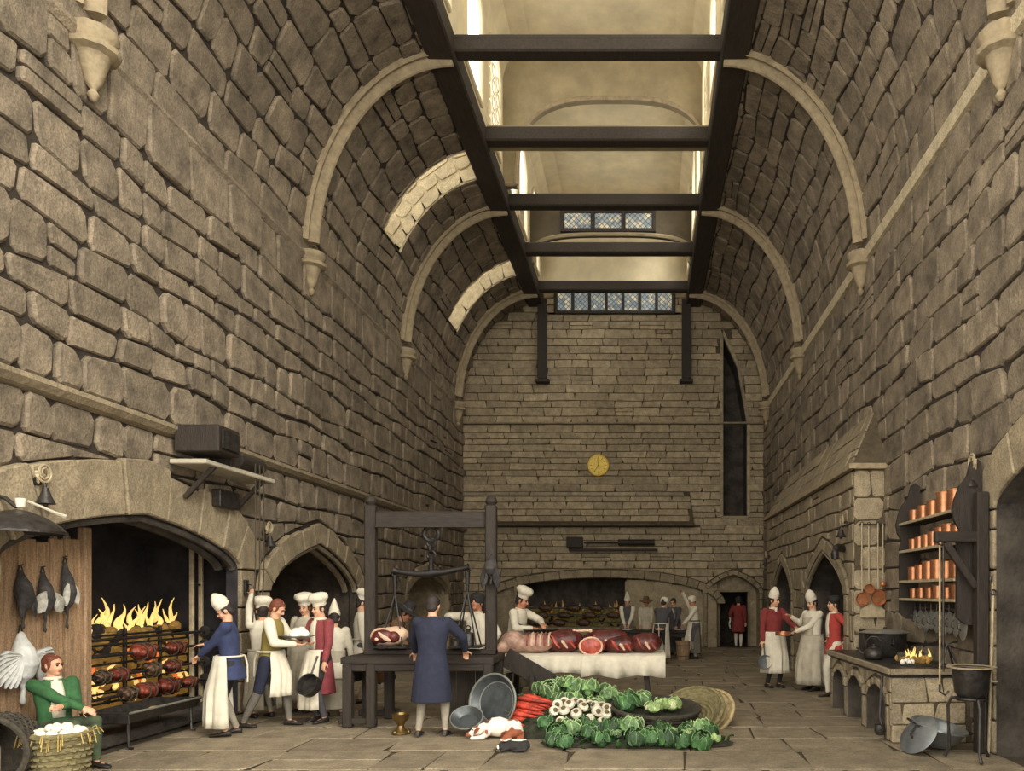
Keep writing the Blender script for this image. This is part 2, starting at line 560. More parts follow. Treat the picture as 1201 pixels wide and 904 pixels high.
# ---------------------------------------------------------------- right wall
A4 = Arch(4.2, 8.42, 2.7, .62, .35)
wr = backing('wall_right', S_right, Y0, YB + .2, 0, ZS + .1, MORTAR, lambda u, v: A4.inside(u, v, .1))
wr['label'] = 'rough stone side wall behind the stove'
p = courses(5.0, YB, 0, ZS - .12, .42, .72, 31, wob=.08)
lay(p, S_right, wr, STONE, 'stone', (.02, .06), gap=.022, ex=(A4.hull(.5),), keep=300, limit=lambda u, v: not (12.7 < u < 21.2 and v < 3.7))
A4.voussoirs(9, .5, S_right, wr, STONE_V, .08, True, .34)
A4.recess(1.6, S_right, wr, SOOT_AND_DARK, 'archway_recess')
tr = MB(); pr = [(0, -.12), (.09, -.1), (.12, .06), (0, .1)]
tr.loft([[(XR - a + .01, y, ZS - .02 + b) for a, b in pr] for y in (Y0, YB)])
tr.build('trim_2', LIT_STONE, kind='structure', label='sloping stone ledge at the foot of the vault')  # light falling from above is put into the paler ledge colour
tr = MB(); pr = [(0, -.1), (.05, -.08), (.1, .0), (.1, .04), (0, .05)]
tr.loft([[(XL + a - .01, y, ZS - .02 + b) for a, b in pr] for y in (Y0, YB)])
tr.build('trim_3', STONE, kind='structure', label='thin stone ledge at the foot of the vault over the fireplaces')

# ---------------------------------------------------------------- back wall
AF = Arch(-5.2, 2.35, 1.42, .85, .0)
AD = Arch(2.02, 3.72, 1.75, .62, .4)
NI = [(2.5, 4.25), (3.38, 4.25), (3.38, 7.3), (3.05, 9.2), (2.5, 10.4)]
HOODX = (-5.95, 1.5)
WINB = (-2.98, .96, 10.93, 11.72)
def in_vault(u, v, s=.15):
    if v <= ZS: return XL - s < u < XR + s
    if CLX <= u <= CRX: return True
    a, c = (AL, CLX) if u < CLX else (AR_, CRX)
    q = (u - c) / (a + s)
    return abs(q) < 1 and v < ZS + (BV + s) * sqrt(1 - q * q)
def poly_in(u, v, pg):
    return all((b[0] - a[0]) * (v - a[1]) - (b[1] - a[1]) * (u - a[0]) >= 0 for a, b in zip(pg, pg[1:] + pg[:1]))
def inrect(u, v, r): return r[0] < u < r[1] and r[2] < v < r[3]
wb = backing('wall_back', S_back, XL - .2, XR + .2, 0, 14.8, MORTAR_B,
             lambda u, v: AF.inside(u, v, .02) or AD.inside(u, v, .06) or poly_in(u, v, NI) or inrect(u, v, WINB) , thick=.0)
wb['label'] = 'coursed stone end wall with clock and hearth'
p = courses(XL, XR, 0, 4.0, .23, .8, 41, wob=.012, jh=.2)
p += courses(XL, XR, 4.0, 7.3, .23, .8, 42, wob=.012, jh=.2)
p += courses(XL, XR, 7.36, 11.85, .26, .8, 43, wob=.015, jh=.2)
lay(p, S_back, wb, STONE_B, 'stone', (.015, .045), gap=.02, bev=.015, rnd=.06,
    ex=(AF.hull(.28), AD.hull(.16), NI, [(HOODX[0], 3.95), (HOODX[1] + .08, 3.95), (HOODX[1] - .05, 4.95), (HOODX[0], 4.95)],
        [(WINB[0], WINB[2]), (WINB[1], WINB[2]), (WINB[1], WINB[3]), (WINB[0], WINB[3])]),
    limit=lambda u, v: in_vault(u, v), keep=300)
MB().box((-1.05, YB - .05, 7.33), (9.9, .2, .06)).build('trim_4', STONE_V, kind='structure', label='thin stone ledge across the end wall')
AF.voussoirs(21, .27, S_back, wb, STONE_V, .08)
AD.voussoirs(9, .16, S_back, wb, STONE_V, .1, True, .16)
# niche
mb = MB(); rows = [[S_back(a, b, d) for a, b in NI + NI[:1]] for d in (.03, -1.2)]
mb.sheet(rows).add(rows[-1][:-1], [tuple(range(len(NI)))])
mb.build('niche_recess', SOOT_AND_DARK, wb)
mb = MB()
for a_, b_ in zip(NI, NI[1:] + NI[:1]): mb.bar(S_back(*a_, .0), S_back(*b_, .0), .16, .1)
mb.build('niche_edge', STONE_B, wb)
# doorway recess and inner door case
AD.recess(.55, S_back, wb, STONE_B, 'doorway_recess', back=False)
mb = MB()
dk = YB + .5
for (a, b, z0, z1) in ((2.0, 2.5, 0, 2.45), (3.42, 3.75, 0, 2.45), (2.5, 3.42, 1.8, 2.45)):
    mb.box(((a + b) / 2, dk + .1, (z0 + z1) / 2), (b - a, .2, z1 - z0), ch=0)
mb.build('doorway_infill', STONE_B, wb)
mb = MB()
mb.bar((2.46, dk - .03, 0), (2.46, dk - .03, 1.84), .07, .08); mb.bar((3.46, dk - .03, 0), (3.46, dk - .03, 1.84), .07, .08)
mb.bar((2.42, dk - .03, 1.84), (3.5, dk - .03, 1.84), .08, .07)
d1 = mb.build('door_1', STONE_V, kind='structure', label='pale door frame in the end wall')
mb = MB()   # passage beyond
mb.sheet([[(2.4, dk + .2, -.1), (2.4, dk + .2, 1.9), (3.52, dk + .2, 1.9), (3.52, dk + .2, -.1)], [(2.4, dk + 2.2, -.1), (2.4, dk + 2.2, 1.9), (3.52, dk + 2.2, 1.9), (3.52, dk + 2.2, -.1)]])
mb.add([(2.4, dk + 2.2, -.1), (2.4, dk + 2.2, 1.9), (3.52, dk + 2.2, 1.9), (3.52, dk + 2.2, -.1)], [(0, 1, 2, 3)])
mb.build('passage_recess', SOOT_AND_DARK, wb)
# sloping masonry hood over the end hearth
hood = MB()
hx0, hx1 = HOODX
prf = [(0, 3.95), (.42, 3.95), (.42, 4.02), (.36, 4.06), (.06, 4.95), (0, 4.95)]
hood.loft([[(hx0, YB - a, b) for a, b in prf], [(hx1 + .06, YB - a, b) for a, b in prf[:4]] + [(hx1 - .06, YB - a, b) for a, b in prf[4:]]])
ho = hood.build('chimney_hood', MORTAR_B, kind='structure', label='sloping stone chimney hood below the clock')
def S_hood(u, v, d):
    t = (v - 4.06) / .89
    return (u, YB - .37 + .3 * t - d, v)
lay(courses(hx0, hx1 - .02, 4.08, 4.93, .21, .75, 44, wob=.01), S_hood, ho, STONE_B, 'stone', (.015, .04), gap=.02, bev=.014, rnd=.06)

# fire hearth in the end wall
FX0, FX1 = -4.25, -.62
mb = MB()
mb.box((-4.75, YB + .22, 1.1), (1.0, .25, 2.4), ch=0); mb.box(((FX1 + 2.35) / 2, YB + .22, 1.05), (2.35 - FX1, .25, 2.3), ch=0)
mb.build('hearth_infill', STONE_B, wb)
mb = MB()
o = [(FX0, -.1), (FX0, 2.4), (FX1, 2.4), (FX1, -.1)]
rows = [[S_back(a, b, d) for a, b in o] for d in (-.1, -1.4)]
mb.sheet(rows).add(rows[-1], [(0, 1, 2, 3)])
mb.build('fireplace_recess', SOOT_AND_DARK, wb)
AF.recess(.36, S_back, wb, STONE_B, 'arch_soffit', back=False)
for sx in (FX0, FX1):
    MB().bar((sx, YB - .06, 0), (sx, YB - .06, 2.15), .1, .1).build('hearth_post', STONE_V, wb)

mb = MB()   # solid masonry behind the end wall
for (a, b, z0, z1) in ((XL - .4, FX0 - .02, 0, 4.2), (FX1 + .02, 2.0, 0, 4.2), (3.76, XR + .4, 0, 14.6), (FX0 - .1, FX1 + .1, 2.4, 4.2), (2.0, 3.76, 2.5, 4.2), (3.39, 3.76, 4.2, 10.6), (XL - .4, 2.49, 4.2, 10.9), (2.49, 3.4, 10.4, 14.6), (CRX, 2.49, 10.9, 14.6), (XL - .4, CLX, 10.9, 14.6)):
    mb.box(((a + b) / 2, YB + .9, (z0 + z1) / 2), (b - a, .9, z1 - z0), ch=0)
mb.build('wall_core', SOOT_AND_DARK, wb)

# ---------------------------------------------------------------- vault haunches
SLITS = [(16.4, 17.5), (21.8, 22.8)]
V0, V1 = LV * 31 / 90, LV * 81 / 90
def in_slit(u, v): return any(a < u < b and V0 < v < V1 for a, b in SLITS)
cl = backing('ceiling_left', S_vl, Y0, YB + .1, 0, LV, MORTAR, lambda u, v: in_slit(u, v), step=.1, thick=.15)
cl['label'] = 'curved stone vault with two window slits'
lay(courses(5.5, YB, 0.02, LV - .1, .42, .66, 51, wob=.07), S_vl, cl, STONE, 'stone', (.02, .06), gap=.024, keep=300,
    ex=[[(a - .02, V0 - .02), (b + .02, V0 - .02), (b + .02, V1 + .02), (a - .02, V1 + .02)] for a, b in SLITS])
for a, b in SLITS:
    mb = MB(); K = 14
    vv = [V0 + (V1 - V0) * i / K for i in range(K + 1)]
    for yy in (a, b): mb.sheet([[S_vl(yy, v, d) for v in vv] for d in (.05, -1.1)])
    for v in (V0, V1): mb.sheet([[S_vl(yy, v, d) for yy in (a, b)] for d in (.05, -1.1)])
    mb.build('slit_reveal', LIT_STONE, cl)  # paler colour stands in for daylight on the reveal
    Sr = lambda u, v, d, yy=b: S_vl(yy - d, u, -v)
    lay(courses(V0, V1, -.04, 1.05, .34, .55, int(a * 7), wob=.03), Sr, cl, LIT_STONE, 'reveal_stone', (.015, .03), gap=.03, bev=.015)
cr = backing('ceiling_right', S_vr, Y0, YB + .1, 0, LV, MORTAR, None, step=.12, thick=.15)
cr['label'] = 'curved stone vault over the stove side'
lay(courses(5.5, YB, 0.1, LV - .1, .42, .62, 61, wob=.08), S_vr, cr, STONE, 'stone', (.02, .06), gap=.022, keep=300)

# ribs with corbels
BAY = [8.2, 13.55, 18.9, 24.15]
prof = [(-.2, -.02), (-.2, .07), (-.165, .11), (-.125, .1), (-.11, .05), (-.075, .06), (-.06, .17), (-.035, .22), (0, .235), (.035, .22), (.06, .17), (.075, .06), (.11, .05), (.125, .1), (.165, .11), (.2, .07), (.2, -.02)]
def corbel(x, sg, y):
    mb = MB()
    M = Matrix.Translation((x, y, 0))
    mb.lathe([(.0, 7.02), (.035, 7.04), (.06, 7.1), (.03, 7.15), (.08, 7.22), (.15, 7.46), (.17, 7.5), (.25, 7.53), (.26, 7.58), (.2, 7.61), (.22, 7.66), (.24, 7.7), (.24, 7.76), (.0, 7.77)], 10, M)
    return mb
k = 4
for y in BAY:
    for S, sg, x in ((S_vl, 1, XL + .1), (S_vr, -1, XR - .1)):
        t = bpy.data.objects.new('trim_%d' % (k + 1), None); k += 1
        link(t, None, 'structure', 'moulded stone rib springing from a corbel')
        mb = MB()
        mb.loft([[S(y + w, LV * i / 22, h) for w, h in prof] for i in range(1, 23)])
        mb.build('rib', RIB, t, smooth=40)
        corbel(x, sg, y).build('corbel', RIB, t, smooth=40)

# ---------------------------------------------------------------- roof beams and lantern
BW = .5
for nm, x in (('roof_beam', CLX - BW / 2 + .06), ('roof_beam', CRX + BW / 2 - .06)):
    MB().box((x, (Y0 + YB) / 2, ZT + .06), (BW, YB - Y0, .42), ch=.03).build(nm, BEAM, kind='structure', label='long dark roof beam carrying the lantern')
for y in [8.2, 10.9] + [13.55, 16.2, 18.9, 21.5, 24.15]:
    MB().box(((CLX + CRX) / 2, y, ZT + .1), (CRX - CLX + .1, .3, .3), ch=.03).build('cross_beam', BEAM, kind='structure', label='dark oak cross beam under the lantern')
for x in (CLX + .05, CRX - .05):
    mb = MB(); mb.bar((x, YB - .14, 8.7), (x, YB - .14, ZT), .34, .22, .03)
    mb.bar((x - .1, YB - .28, 8.75), (x - .1, YB - .28, ZT), .07, .1); mb.bar((x + .1, YB - .28, 8.75), (x + .1, YB - .28, ZT), .07, .1)
    mb.box((x, YB - .16, 8.68), (.44, .3, .1))
    mb.build('wall_post', OAK, kind='structure', label='dark oak wall post against the end wall')
LZ0, LZ1, LY0 = ZT + .2, 14.75, Y0
def S_ll(u, v, d): return (CLX + d, u, v)
def S_lr(u, v, d): return (CRX - d, u, v)
TWS = [Arch(a, a + 1.4, 13.55, .65, .5, base=11.8) for a in (4.6, 6.4, 8.2, 10.0, 11.8, 14.4, 16.45, 18.6, 20.4, 22.85)]  # lantern windows added and enlarged to let more sky light in
holes = lambda u, v: any(T.inside(u, v, 0) for T in TWS)
for i, (S, nm) in enumerate(((S_ll, 'wall_lantern_left'), (S_lr, 'wall_lantern_right'))):
    w = backing(nm, S, LY0, YB, LZ0, LZ1, PLASTER, holes, step=.06, thick=.0)
    w['label'] = 'plastered side of the roof lantern with windows added for daylight'
    for ti, T in enumerate(TWS):
        fr = MB(); fr.tube([S(*q, .02) for q in T.outline(0, 16)] + [S(*T.outline(0, 16)[0], .02)], .05, 6)
        wo = fr.build('window_%d' % (i * 10 + ti + 1), PLASTER, kind='structure', label='pointed window of the lantern row, enlarged for daylight')
        tc = MB()
        for c2 in (1, 2) if ti == 6 else ():
            u = T.u0 + (T.u1 - T.u0) * c2 / 3
            tc.bar(S(u, T.base, 0), S(u, 13.75, 0), .035, .035, 0)
        for c2 in range(3 if ti == 6 else 0):
            for q in range(5):
                u = T.u0 + (c2 + .5) / 3 * 1.4; v = 12.0 + q * .36
                tc.tube([S(u + .15 * cos(a * pi / 5), v + .15 * sin(a * pi / 5), 0) for a in range(11)], .02, 4)
        if tc.v: tc.build('tracery', PLASTER, wo)
for x, ry in ((CLX - .12, -pi / 2), (CRX + .12, pi / 2)):
    pd = bpy.data.lights.new('window_portal', 'AREA'); pd.shape = 'RECTANGLE'; pd.size = 2.5; pd.size_y = 20.4; pd.cycles.is_portal = True
    po = bpy.data.objects.new('window_portal', pd); COL.objects.link(po); po.location = (x, 14.4, 12.95); po.rotation_euler = (0, ry, 0)
for loc, rot, sx, sy in (((-1.05, 3.9, 6.5), (pi / 2, 0, 0), 9.9, 13.0),):
    pd = bpy.data.lights.new('window_portal', 'AREA'); pd.shape = 'RECTANGLE'; pd.size = sx; pd.size_y = sy; pd.cycles.is_portal = True
    po = bpy.data.objects.new('window_portal', pd); COL.objects.link(po); po.location = loc; po.rotation_euler = rot
MB().box(((CLX + CRX) / 2, (LY0 + YB) / 2, LZ1 + .08), (CRX - CLX + .3, YB - LY0, .15), ch=0).build('ceiling', PLASTER, kind='structure', label='pale plaster ceiling of the roof lantern')
# cove along the lantern ceiling
for x, sg in ((CLX, 1), (CRX, -1)):
    mb = MB(); mb.loft([[(x, y, LZ1 - .7), (x + sg * .08, y, LZ1 - .4), (x + sg * .3, y, LZ1 - .12), (x + sg * .7, y, LZ1), (x, y, LZ1 + .02)] for y in (LY0, YB)])
    mb.build('cornice_cove', PLASTER, kind='structure', label='plaster cove under the lantern ceiling')
# cross arches in the lantern
def lantern_arch(y, A, name, lab, top, win=None):
    mb = MB(); K = 26
    xs = [CLX + (CRX - CLX) * i / 60 for i in range(61)]
    lo = []
    for x in xs:
        q = (x - A.c) / A.h
        lo.append(LZ0 if abs(q) >= 1 else max(LZ0, A.vs + A.rise * (max(0, 1 - abs(q) ** 3.2)) ** .5))
    for yy in (y, y + .16):
        mb.sheet([[(x, yy, z) for x, z in zip(xs, lo)], [(x, yy, top) for x in xs]])
    mb.sheet([[(x, y - .05, z) for x, z in zip(xs, lo)], [(x, y + .2, z) for x, z in zip(xs, lo)]])
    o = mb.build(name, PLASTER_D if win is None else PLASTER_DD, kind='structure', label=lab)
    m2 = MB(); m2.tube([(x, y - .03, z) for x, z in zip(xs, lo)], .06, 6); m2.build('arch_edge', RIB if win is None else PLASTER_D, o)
    return o
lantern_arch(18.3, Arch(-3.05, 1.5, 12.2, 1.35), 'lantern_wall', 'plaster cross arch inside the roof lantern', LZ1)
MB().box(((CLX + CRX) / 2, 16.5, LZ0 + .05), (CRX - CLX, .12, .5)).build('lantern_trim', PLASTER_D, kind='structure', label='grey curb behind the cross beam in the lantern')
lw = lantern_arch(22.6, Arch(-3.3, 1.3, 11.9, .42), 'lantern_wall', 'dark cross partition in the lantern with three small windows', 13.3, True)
# leaded windows
GL = bpy.data.materials.new('leaded_glass'); GL.use_nodes = True
nt = GL.node_tree; N = nt.nodes; L = nt.links
tc = N.new('ShaderNodeTexCoord'); mp = N.new('ShaderNodeMapping'); mp.inputs['Rotation'].default_value = (0, R(45), 0); mp.inputs['Scale'].default_value = (9, 9, 9)
L.new(tc.outputs['Object'], mp.inputs['Vector'])
vo = N.new('ShaderNodeTexWhiteNoise'); fl = N.new('ShaderNodeVectorMath'); fl.operation = 'FLOOR'
L.new(mp.outputs[0], fl.inputs[0]); L.new(fl.outputs[0], vo.inputs['Vector'])
rp = N.new('ShaderNodeValToRGB')
rp.color_ramp.elements[0].color = srgb(116, 128, 134); rp.color_ramp.elements[1].color = srgb(206, 192, 158)
e = rp.color_ramp.elements.new(.55); e.color = srgb(140, 150, 152)
L.new(vo.outputs['Value'], rp.inputs['Fac'])
b = N['Principled BSDF']; L.new(rp.outputs[0], b.inputs['Base Color']); L.new(rp.outputs[0], b.inputs['Emission Color'])
b.inputs['Emission Strength'].default_value = .45; b.inputs['Roughness'].default_value = .3
LEAD = mat('lead', (84, 78, 66), .6, .3)
def leaded(name, x0, x1, z0, z1, y, n, lab, mull=.09):
    fr = MB()
    fr.bar((x0 - .05, y, z0), (x1 + .05, y, z0), .1, .1); fr.bar((x0 - .05, y, z1), (x1 + .05, y, z1), .1, .1)
    w = (x1 - x0) / n
    for i in range(n + 1): fr.bar((x0 + i * w, y, z0), (x0 + i * w, y, z1), mull, .1)
    o = fr.build(name, OAK, kind='structure', label=lab)
    for i in range(n):
        a, b2 = x0 + i * w + mull / 2, x0 + (i + 1) * w - mull / 2
        MB().box(((a + b2) / 2, y + .02, (z0 + z1) / 2), (b2 - a, .02, z1 - z0), ch=0).build('pane', GL, o)
        ld = MB(); h = z1 - z0; ww = b2 - a; st = .157
        k0 = -int(h / st) - 1
        for q in range(k0, int(ww / st) + 2):
            for sg in (1, -1):
                # diagonal lead lines clipped to the pane
                u0 = q * st
                pts = [(u0 + (t if sg > 0 else h - t), t) for t in (0, h)]
                (ax, az), (bx, bz) = pts
                lo_, hi_ = 0.0, 1.0
                dx = bx - ax
                if abs(dx) > 1e-6:
                    ts = sorted(((0 - ax) / dx, (ww - ax) / dx)); lo_, hi_ = max(0, ts[0]), min(1, ts[1])
                if hi_ - lo_ < .05: continue
                pa = (a + ax + dx * lo_, y + .005, z0 + az + (bz - az) * lo_); pb = (a + ax + dx * hi_, y + .005, z0 + az + (bz - az) * hi_)
                ld.bar(pa, pb, .012, .012, 0)
        ld.build('lead_lattice', LEAD, o)
mb = MB()
for (a, b_, z0, z1) in ((WINB[0] - .2, WINB[0] + .08, WINB[2] - .1, WINB[3] + .2), (WINB[1] - .08, WINB[1] + .2, WINB[2] - .1, WINB[3] + .2), (WINB[0], WINB[1], WINB[2] - .15, WINB[2] + .04), (WINB[0], WINB[1], WINB[3] - .06, WINB[3] + .24)):
    mb.box(((a + b_) / 2, YB + .06, (z0 + z1) / 2), (b_ - a, .12, z1 - z0), ch=0)
mb.build('window_leak_boards', OAK, wb)  # dark boards added to cover a light leak round the end windows
leaded('window_21', WINB[0] + .05, WINB[1] - .05, WINB[2] + .04, WINB[3] - .04, YB - .04, 7, 'row of seven leaded panes high in the end wall')
leaded('window_22', -2.45, .25, 12.42, 12.98, 22.54, 3, 'three leaded lights set in the lantern partition', .13)
# plaster gable above the end windows
mb = MB(); mb.box(((CLX + CRX) / 2, YB - .06, (11.95 + LZ1) / 2), (CRX - CLX, .1, LZ1 - 11.95), ch=0)
mb.build('gable_wall', PLASTER, kind='structure', label='plaster gable of the lantern above the end windows')

# ---------------------------------------------------------------- chimney block on the right wall
CX, CY0, CY1, CZ = 3.4, 12.44, 21.3, 3.83
B1 = Arch(12.98, 16.2, 1.75, .84, .5)
B2 = Arch(17.75, 20.3, 1.75, .8, .5)
def S_ch(u, v, d): return (CX - d, u, v)
ch = backing('wall_chimney', S_ch, CY0, CY1, 0, CZ, MORTAR_B, lambda u, v: B1.inside(u, v, .03) or B2.inside(u, v, .03), step=.1, thick=0)
ch['label'] = 'stone chimney block with two pointed arches and a hipped stone roof'
lay(courses(CY0 + .02, CY1, 0, CZ - .06, .36, .7, 71, wob=.03), S_ch, ch, STONE_V, 'stone', (.02, .05), gap=.025, bev=.02, ex=(B1.hull(.26), B2.hull(.24)), keep=300)
B1.voussoirs(11, .24, S_ch, ch, STONE_V, .06, True, .24)
B2.voussoirs(11, .22, S_ch, ch, STONE_V, .06, True, .22)
B1.recess(1.4, S_ch, ch, SOOT_AND_DARK, 'archway_recess'); B2.recess(1.4, S_ch, ch, SOOT_AND_DARK, 'archway_recess')
for A in (B1, B2):
    mb = MB(); mb.tube([S_ch(*A.offs(i / 24, -.03), .0) for i in range(25)], .05, 6); mb.build('arch_moulding', STONE_V, ch)
def S_ce(u, v, d): return (u, CY0 - d, v)
def S_cf(u, v, d): return (u, CY1 + d, v)
backing('chimney_end', S_ce, CX, XR, 0, CZ, MORTAR_B, None, step=.4, thick=0, kind=None, parent=ch)
backing('chimney_end', S_cf, CX, XR, 0, CZ, MORTAR_B, None, step=.4, thick=0, kind=None, parent=ch)
lay(courses(CX - .03, XR, 0, CZ - .06, .36, .4, 72, wob=.02), S_ce, ch, STONE_B, 'stone', (.015, .03), gap=.02, bev=.012)
mb = MB()
hz = 4.85
pts = [(CX - .06, CY0 - .06, CZ), (CX - .06, CY1 + .06, CZ), (XR, CY1 + .06, CZ), (XR, CY0 - .06, CZ), (XR - .02, CY0 + .5, hz), (XR - .02, CY1 - .9, hz),
       (XR, CY0 + .5, hz), (XR, CY1 - .9, hz)]
mb.add(pts, [(0, 1, 5, 4), (0, 4, 6, 3), (1, 2, 7, 5), (0, 3, 2, 1), (4, 5, 7, 6), (3, 6, 7, 2)])
mb.build('chimney_roof', MORTAR_B, ch)
a0, a1 = Vector(pts[0]), Vector(pts[1]); a4, a5 = Vector(pts[4]), Vector(pts[5])
nrm = (a1 - a0).cross(a4 - a0).normalized()
if nrm.x > 0: nrm = -nrm
def S_cr(u, v, d):
    lo = a0.lerp(a1, u); hi = a4.lerp(a5, u)
    return tuple(lo.lerp(hi, v) + nrm * d)
pl = [[(q[0] / 9, q[1] / 1.1) for q in pp] for pp in courses(.02, 8.98, .02, 1.08, .36, .9, 73, wob=.02)]
def lay_scaled(pl, S, par, m):
    for p in pl:
        mb = MB(); c = cent(p)
        S2 = lambda u, v, d: S(u / 9, v / 1.1, d)
        stone_mb([(q[0] * 9, q[1] * 1.1) for q in p], S2, random.uniform(.015, .035), mb, .02, .08, bev=.012)
        mb.build('roof_stone', m, par)
lay_scaled(pl, S_cr, ch, STONE_V)
mb = MB(); mb.bar((CX - .07, CY0 - .1, CZ - .01), (CX - .07, CY1 + .1, CZ - .01), .1, .09); mb.bar((CX - .1, CY0 - .07, CZ - .01), (XR, CY0 - .07, CZ - .01), .1, .09)
mb.build('eaves_moulding', RIB, ch)
# ---------------------------------------------------------------- people
SKIN = mat('skin', (206, 156, 122), .6, var=.06, scale=20)
SKIN_R = mat('skin_ruddy', (188, 128, 96), .6, var=.06, scale=20)
LINEN = mat('linen_white', (212, 203, 180), .9, var=.06, scale=10)
LINEN_G = mat('linen_grey', (176, 167, 145), .9, var=.08, scale=10)
BLUE = mat('cloth_blue', (48, 56, 86), .9, var=.12, scale=14)
NAVY = mat('cloth_navy', (33, 36, 54), .9, var=.14, scale=12)
MAROON = mat('cloth_maroon', (128, 56, 58), .9, var=.12, scale=12)
RED = mat('cloth_red', (124, 46, 42), .9, var=.12, scale=12)
SCARLET = mat('cloth_scarlet', (166, 60, 50), .9, var=.1, scale=12)
OLIVE = mat('cloth_olive', (132, 116, 56), .9, var=.1, scale=12)
GREEN = mat('cloth_green', (52, 96, 54), .9, var=.18, scale=9)
GREEN_D = mat('cloth_dark_green', (66, 76, 52), .9, var=.18, scale=9)
BROWN = mat('cloth_brown', (106, 76, 48), .9, var=.15, scale=9)
BLACKC = mat('cloth_black', (38, 35, 33), .85, var=.15, scale=9)
GREYC = mat('cloth_grey', (104, 98, 88), .9, var=.12, scale=9)
SLATE = mat('cloth_slate', (74, 72, 74), .9, var=.12, scale=9)
STOCK = mat('stocking_grey', (142, 134, 116), .9, var=.1, scale=12)
HAIR_D = mat('hair_dark', (40, 31, 25), .7, var=.2, scale=40)
HAIR_B = mat('hair_auburn', (104, 52, 30), .7, var=.2, scale=40)
EYEM = mat('eye_dark', (30, 24, 20), .3, var=0)
LIPM = mat('lip', (150, 76, 66), .6, var=0)
SHOE = mat('shoe_leather', (40, 34, 30), .5, var=.1)

def voxel(mb, name, m, parent, vs=.012, smooth=3, fac=.5):
    me = bpy.data.meshes.new('tmp'); me.from_pydata(mb.v, [], mb.f)
    bm = bmesh.new(); bm.from_mesh(me); bmesh.ops.recalc_face_normals(bm, faces=bm.faces[:]); bm.to_mesh(me); bm.free()
    o = bpy.data.objects.new('tmp', me); COL.objects.link(o)
    md = o.modifiers.new('r', 'REMESH'); md.mode = 'VOXEL'; md.voxel_size = vs; md.use_smooth_shade = True
    if smooth:
        s = o.modifiers.new('s', 'SMOOTH'); s.iterations = smooth; s.factor = fac
    dg = bpy.context.evaluated_depsgraph_get()
    out = bpy.data.meshes.new_from_object(o.evaluated_get(dg), depsgraph=dg)
    out.name = name
    bpy.data.objects.remove(o); bpy.data.meshes.remove(me)
    out.materials.clear(); out.materials.append(m)
    r = bpy.data.objects.new(name, out)
    return link(r, parent)

def limb(mb, pts, rad, n=12, flat=1.0):
    """rounded tapered chain"""
    mb.tube(pts, rad, n, True, flat)
    for p, r in zip(pts, rad): mb.ball(p, r, n=n, m=6)

def ik(a, b, l1, l2, hint):
    a, b = Vector(a), Vector(b); d = b - a; L = d.length
    if L > (l1 + l2) * .995: b = a + d * ((l1 + l2) * .995 / L); d = b - a; L = d.length
    x = (l1 * l1 - l2 * l2 + L * L) / (2 * L); h = sqrt(max(0, l1 * l1 - x * x))
    u = d / L; hv = Vector(hint); hv = hv - u * hv.dot(u)
    if hv.length < 1e-5: hv = Vector((0, 1, 0)) - u * u.y
    hv.normalize()
    return a + u * x + hv * h, b

def hand_shape(mb, w, d, palm, s=1.0, curl=.5, side=1):
    """palm, four fingers of unequal length, thumb from the side; w wrist, d direction, palm normal"""
    d = Vector(d).normalized(); pn = Vector(palm); pn = (pn - d * pn.dot(d))
    if pn.length < 1e-4: pn = Vector((0, 0, -1)) - d * (-d.z)
    pn.normalize(); x = d.cross(pn) * side           # x points to the thumb side
    M = Matrix((x, pn, d)).transposed()
    mb.ball(w + d * .045 * s, (.042 * s, .017 * s, .052 * s), M, 10, 7)
    limb(mb, [w - d * .03 * s, w + d * .02 * s], [.026 * s, .026 * s], 8)
    for i, (off, ln) in enumerate(((.03, .072), (.01, .08), (-.011, .074), (-.031, .058))):
        b = w + d * .085 * s + x * off * s
        fan = x * off * .35
        d1 = (d * cos(curl * .5) + pn * sin(curl * .5) + fan * 2).normalized()
        d2 = (d * cos(curl * 1.5) + pn * sin(curl * 1.5) + fan).normalized()
        p1 = b + d1 * ln * .5 * s; p2 = p1 + d2 * ln * .5 * s
        limb(mb, [b - d * .02 * s, b, p1, p2], [.009 * s, .0095 * s, .0088 * s, .0075 * s], 6)
    b = w + d * .03 * s + x * .034 * s
    t1 = b + (d * .6 + x * .75 + pn * .2).normalized() * .04 * s
    t2 = t1 + (d * .9 + x * .25 + pn * .35).normalized() * .034 * s
    limb(mb, [b - x * .01 * s, t1, t2], [.013 * s, .0105 * s, .0085 * s], 6)

def ering(c, X, F, rx, ry, n=20, fold=0.0, k=9, ph=0.0):
    return [c + X * (rx * (1 + fold * sin(k * 2 * pi * i / n + ph)) * cos(2 * pi * i / n)) + F * (ry * (1 + fold * sin(k * 2 * pi * i / n + ph)) * sin(2 * pi * i / n)) for i in range(n)]

HATS = {
    'peak': ([(.0, .045), (.09, .04), (.097, .055), (.099, .09), (.094, .1), (.098, .115), (.092, .15), (.07, .195), (.036, .235), (.012, .252), (0, .256)], LINEN),
    'cone': ([(.0, .045), (.088, .04), (.094, .055), (.094, .085), (.088, .095), (.078, .15), (.05, .23), (.024, .3), (.008, .33), (0, .335)], LINEN),
    'toque': ([(.0, .045), (.088, .04), (.093, .055), (.092, .085), (.1, .1), (.128, .13), (.136, .165), (.118, .205), (.07, .225), (0, .228)], LINEN),
    'cap': ([(.0, .03), (.088, .02), (.1, .05), (.112, .09), (.1, .13), (.06, .15), (0, .155)], BLACKC),
    'brim': ([(.0, .06), (.085, .05), (.2, .035), (.205, .045), (.1, .068), (.094, .075), (.09, .15), (.085, .175), (.05, .185), (0, .186)], BLACKC),
    'mob': ([(.0, .0), (.095, -.01), (.105, .02), (.1, .035), (.112, .07), (.1, .12), (.05, .145), (0, .15)], LINEN),
}

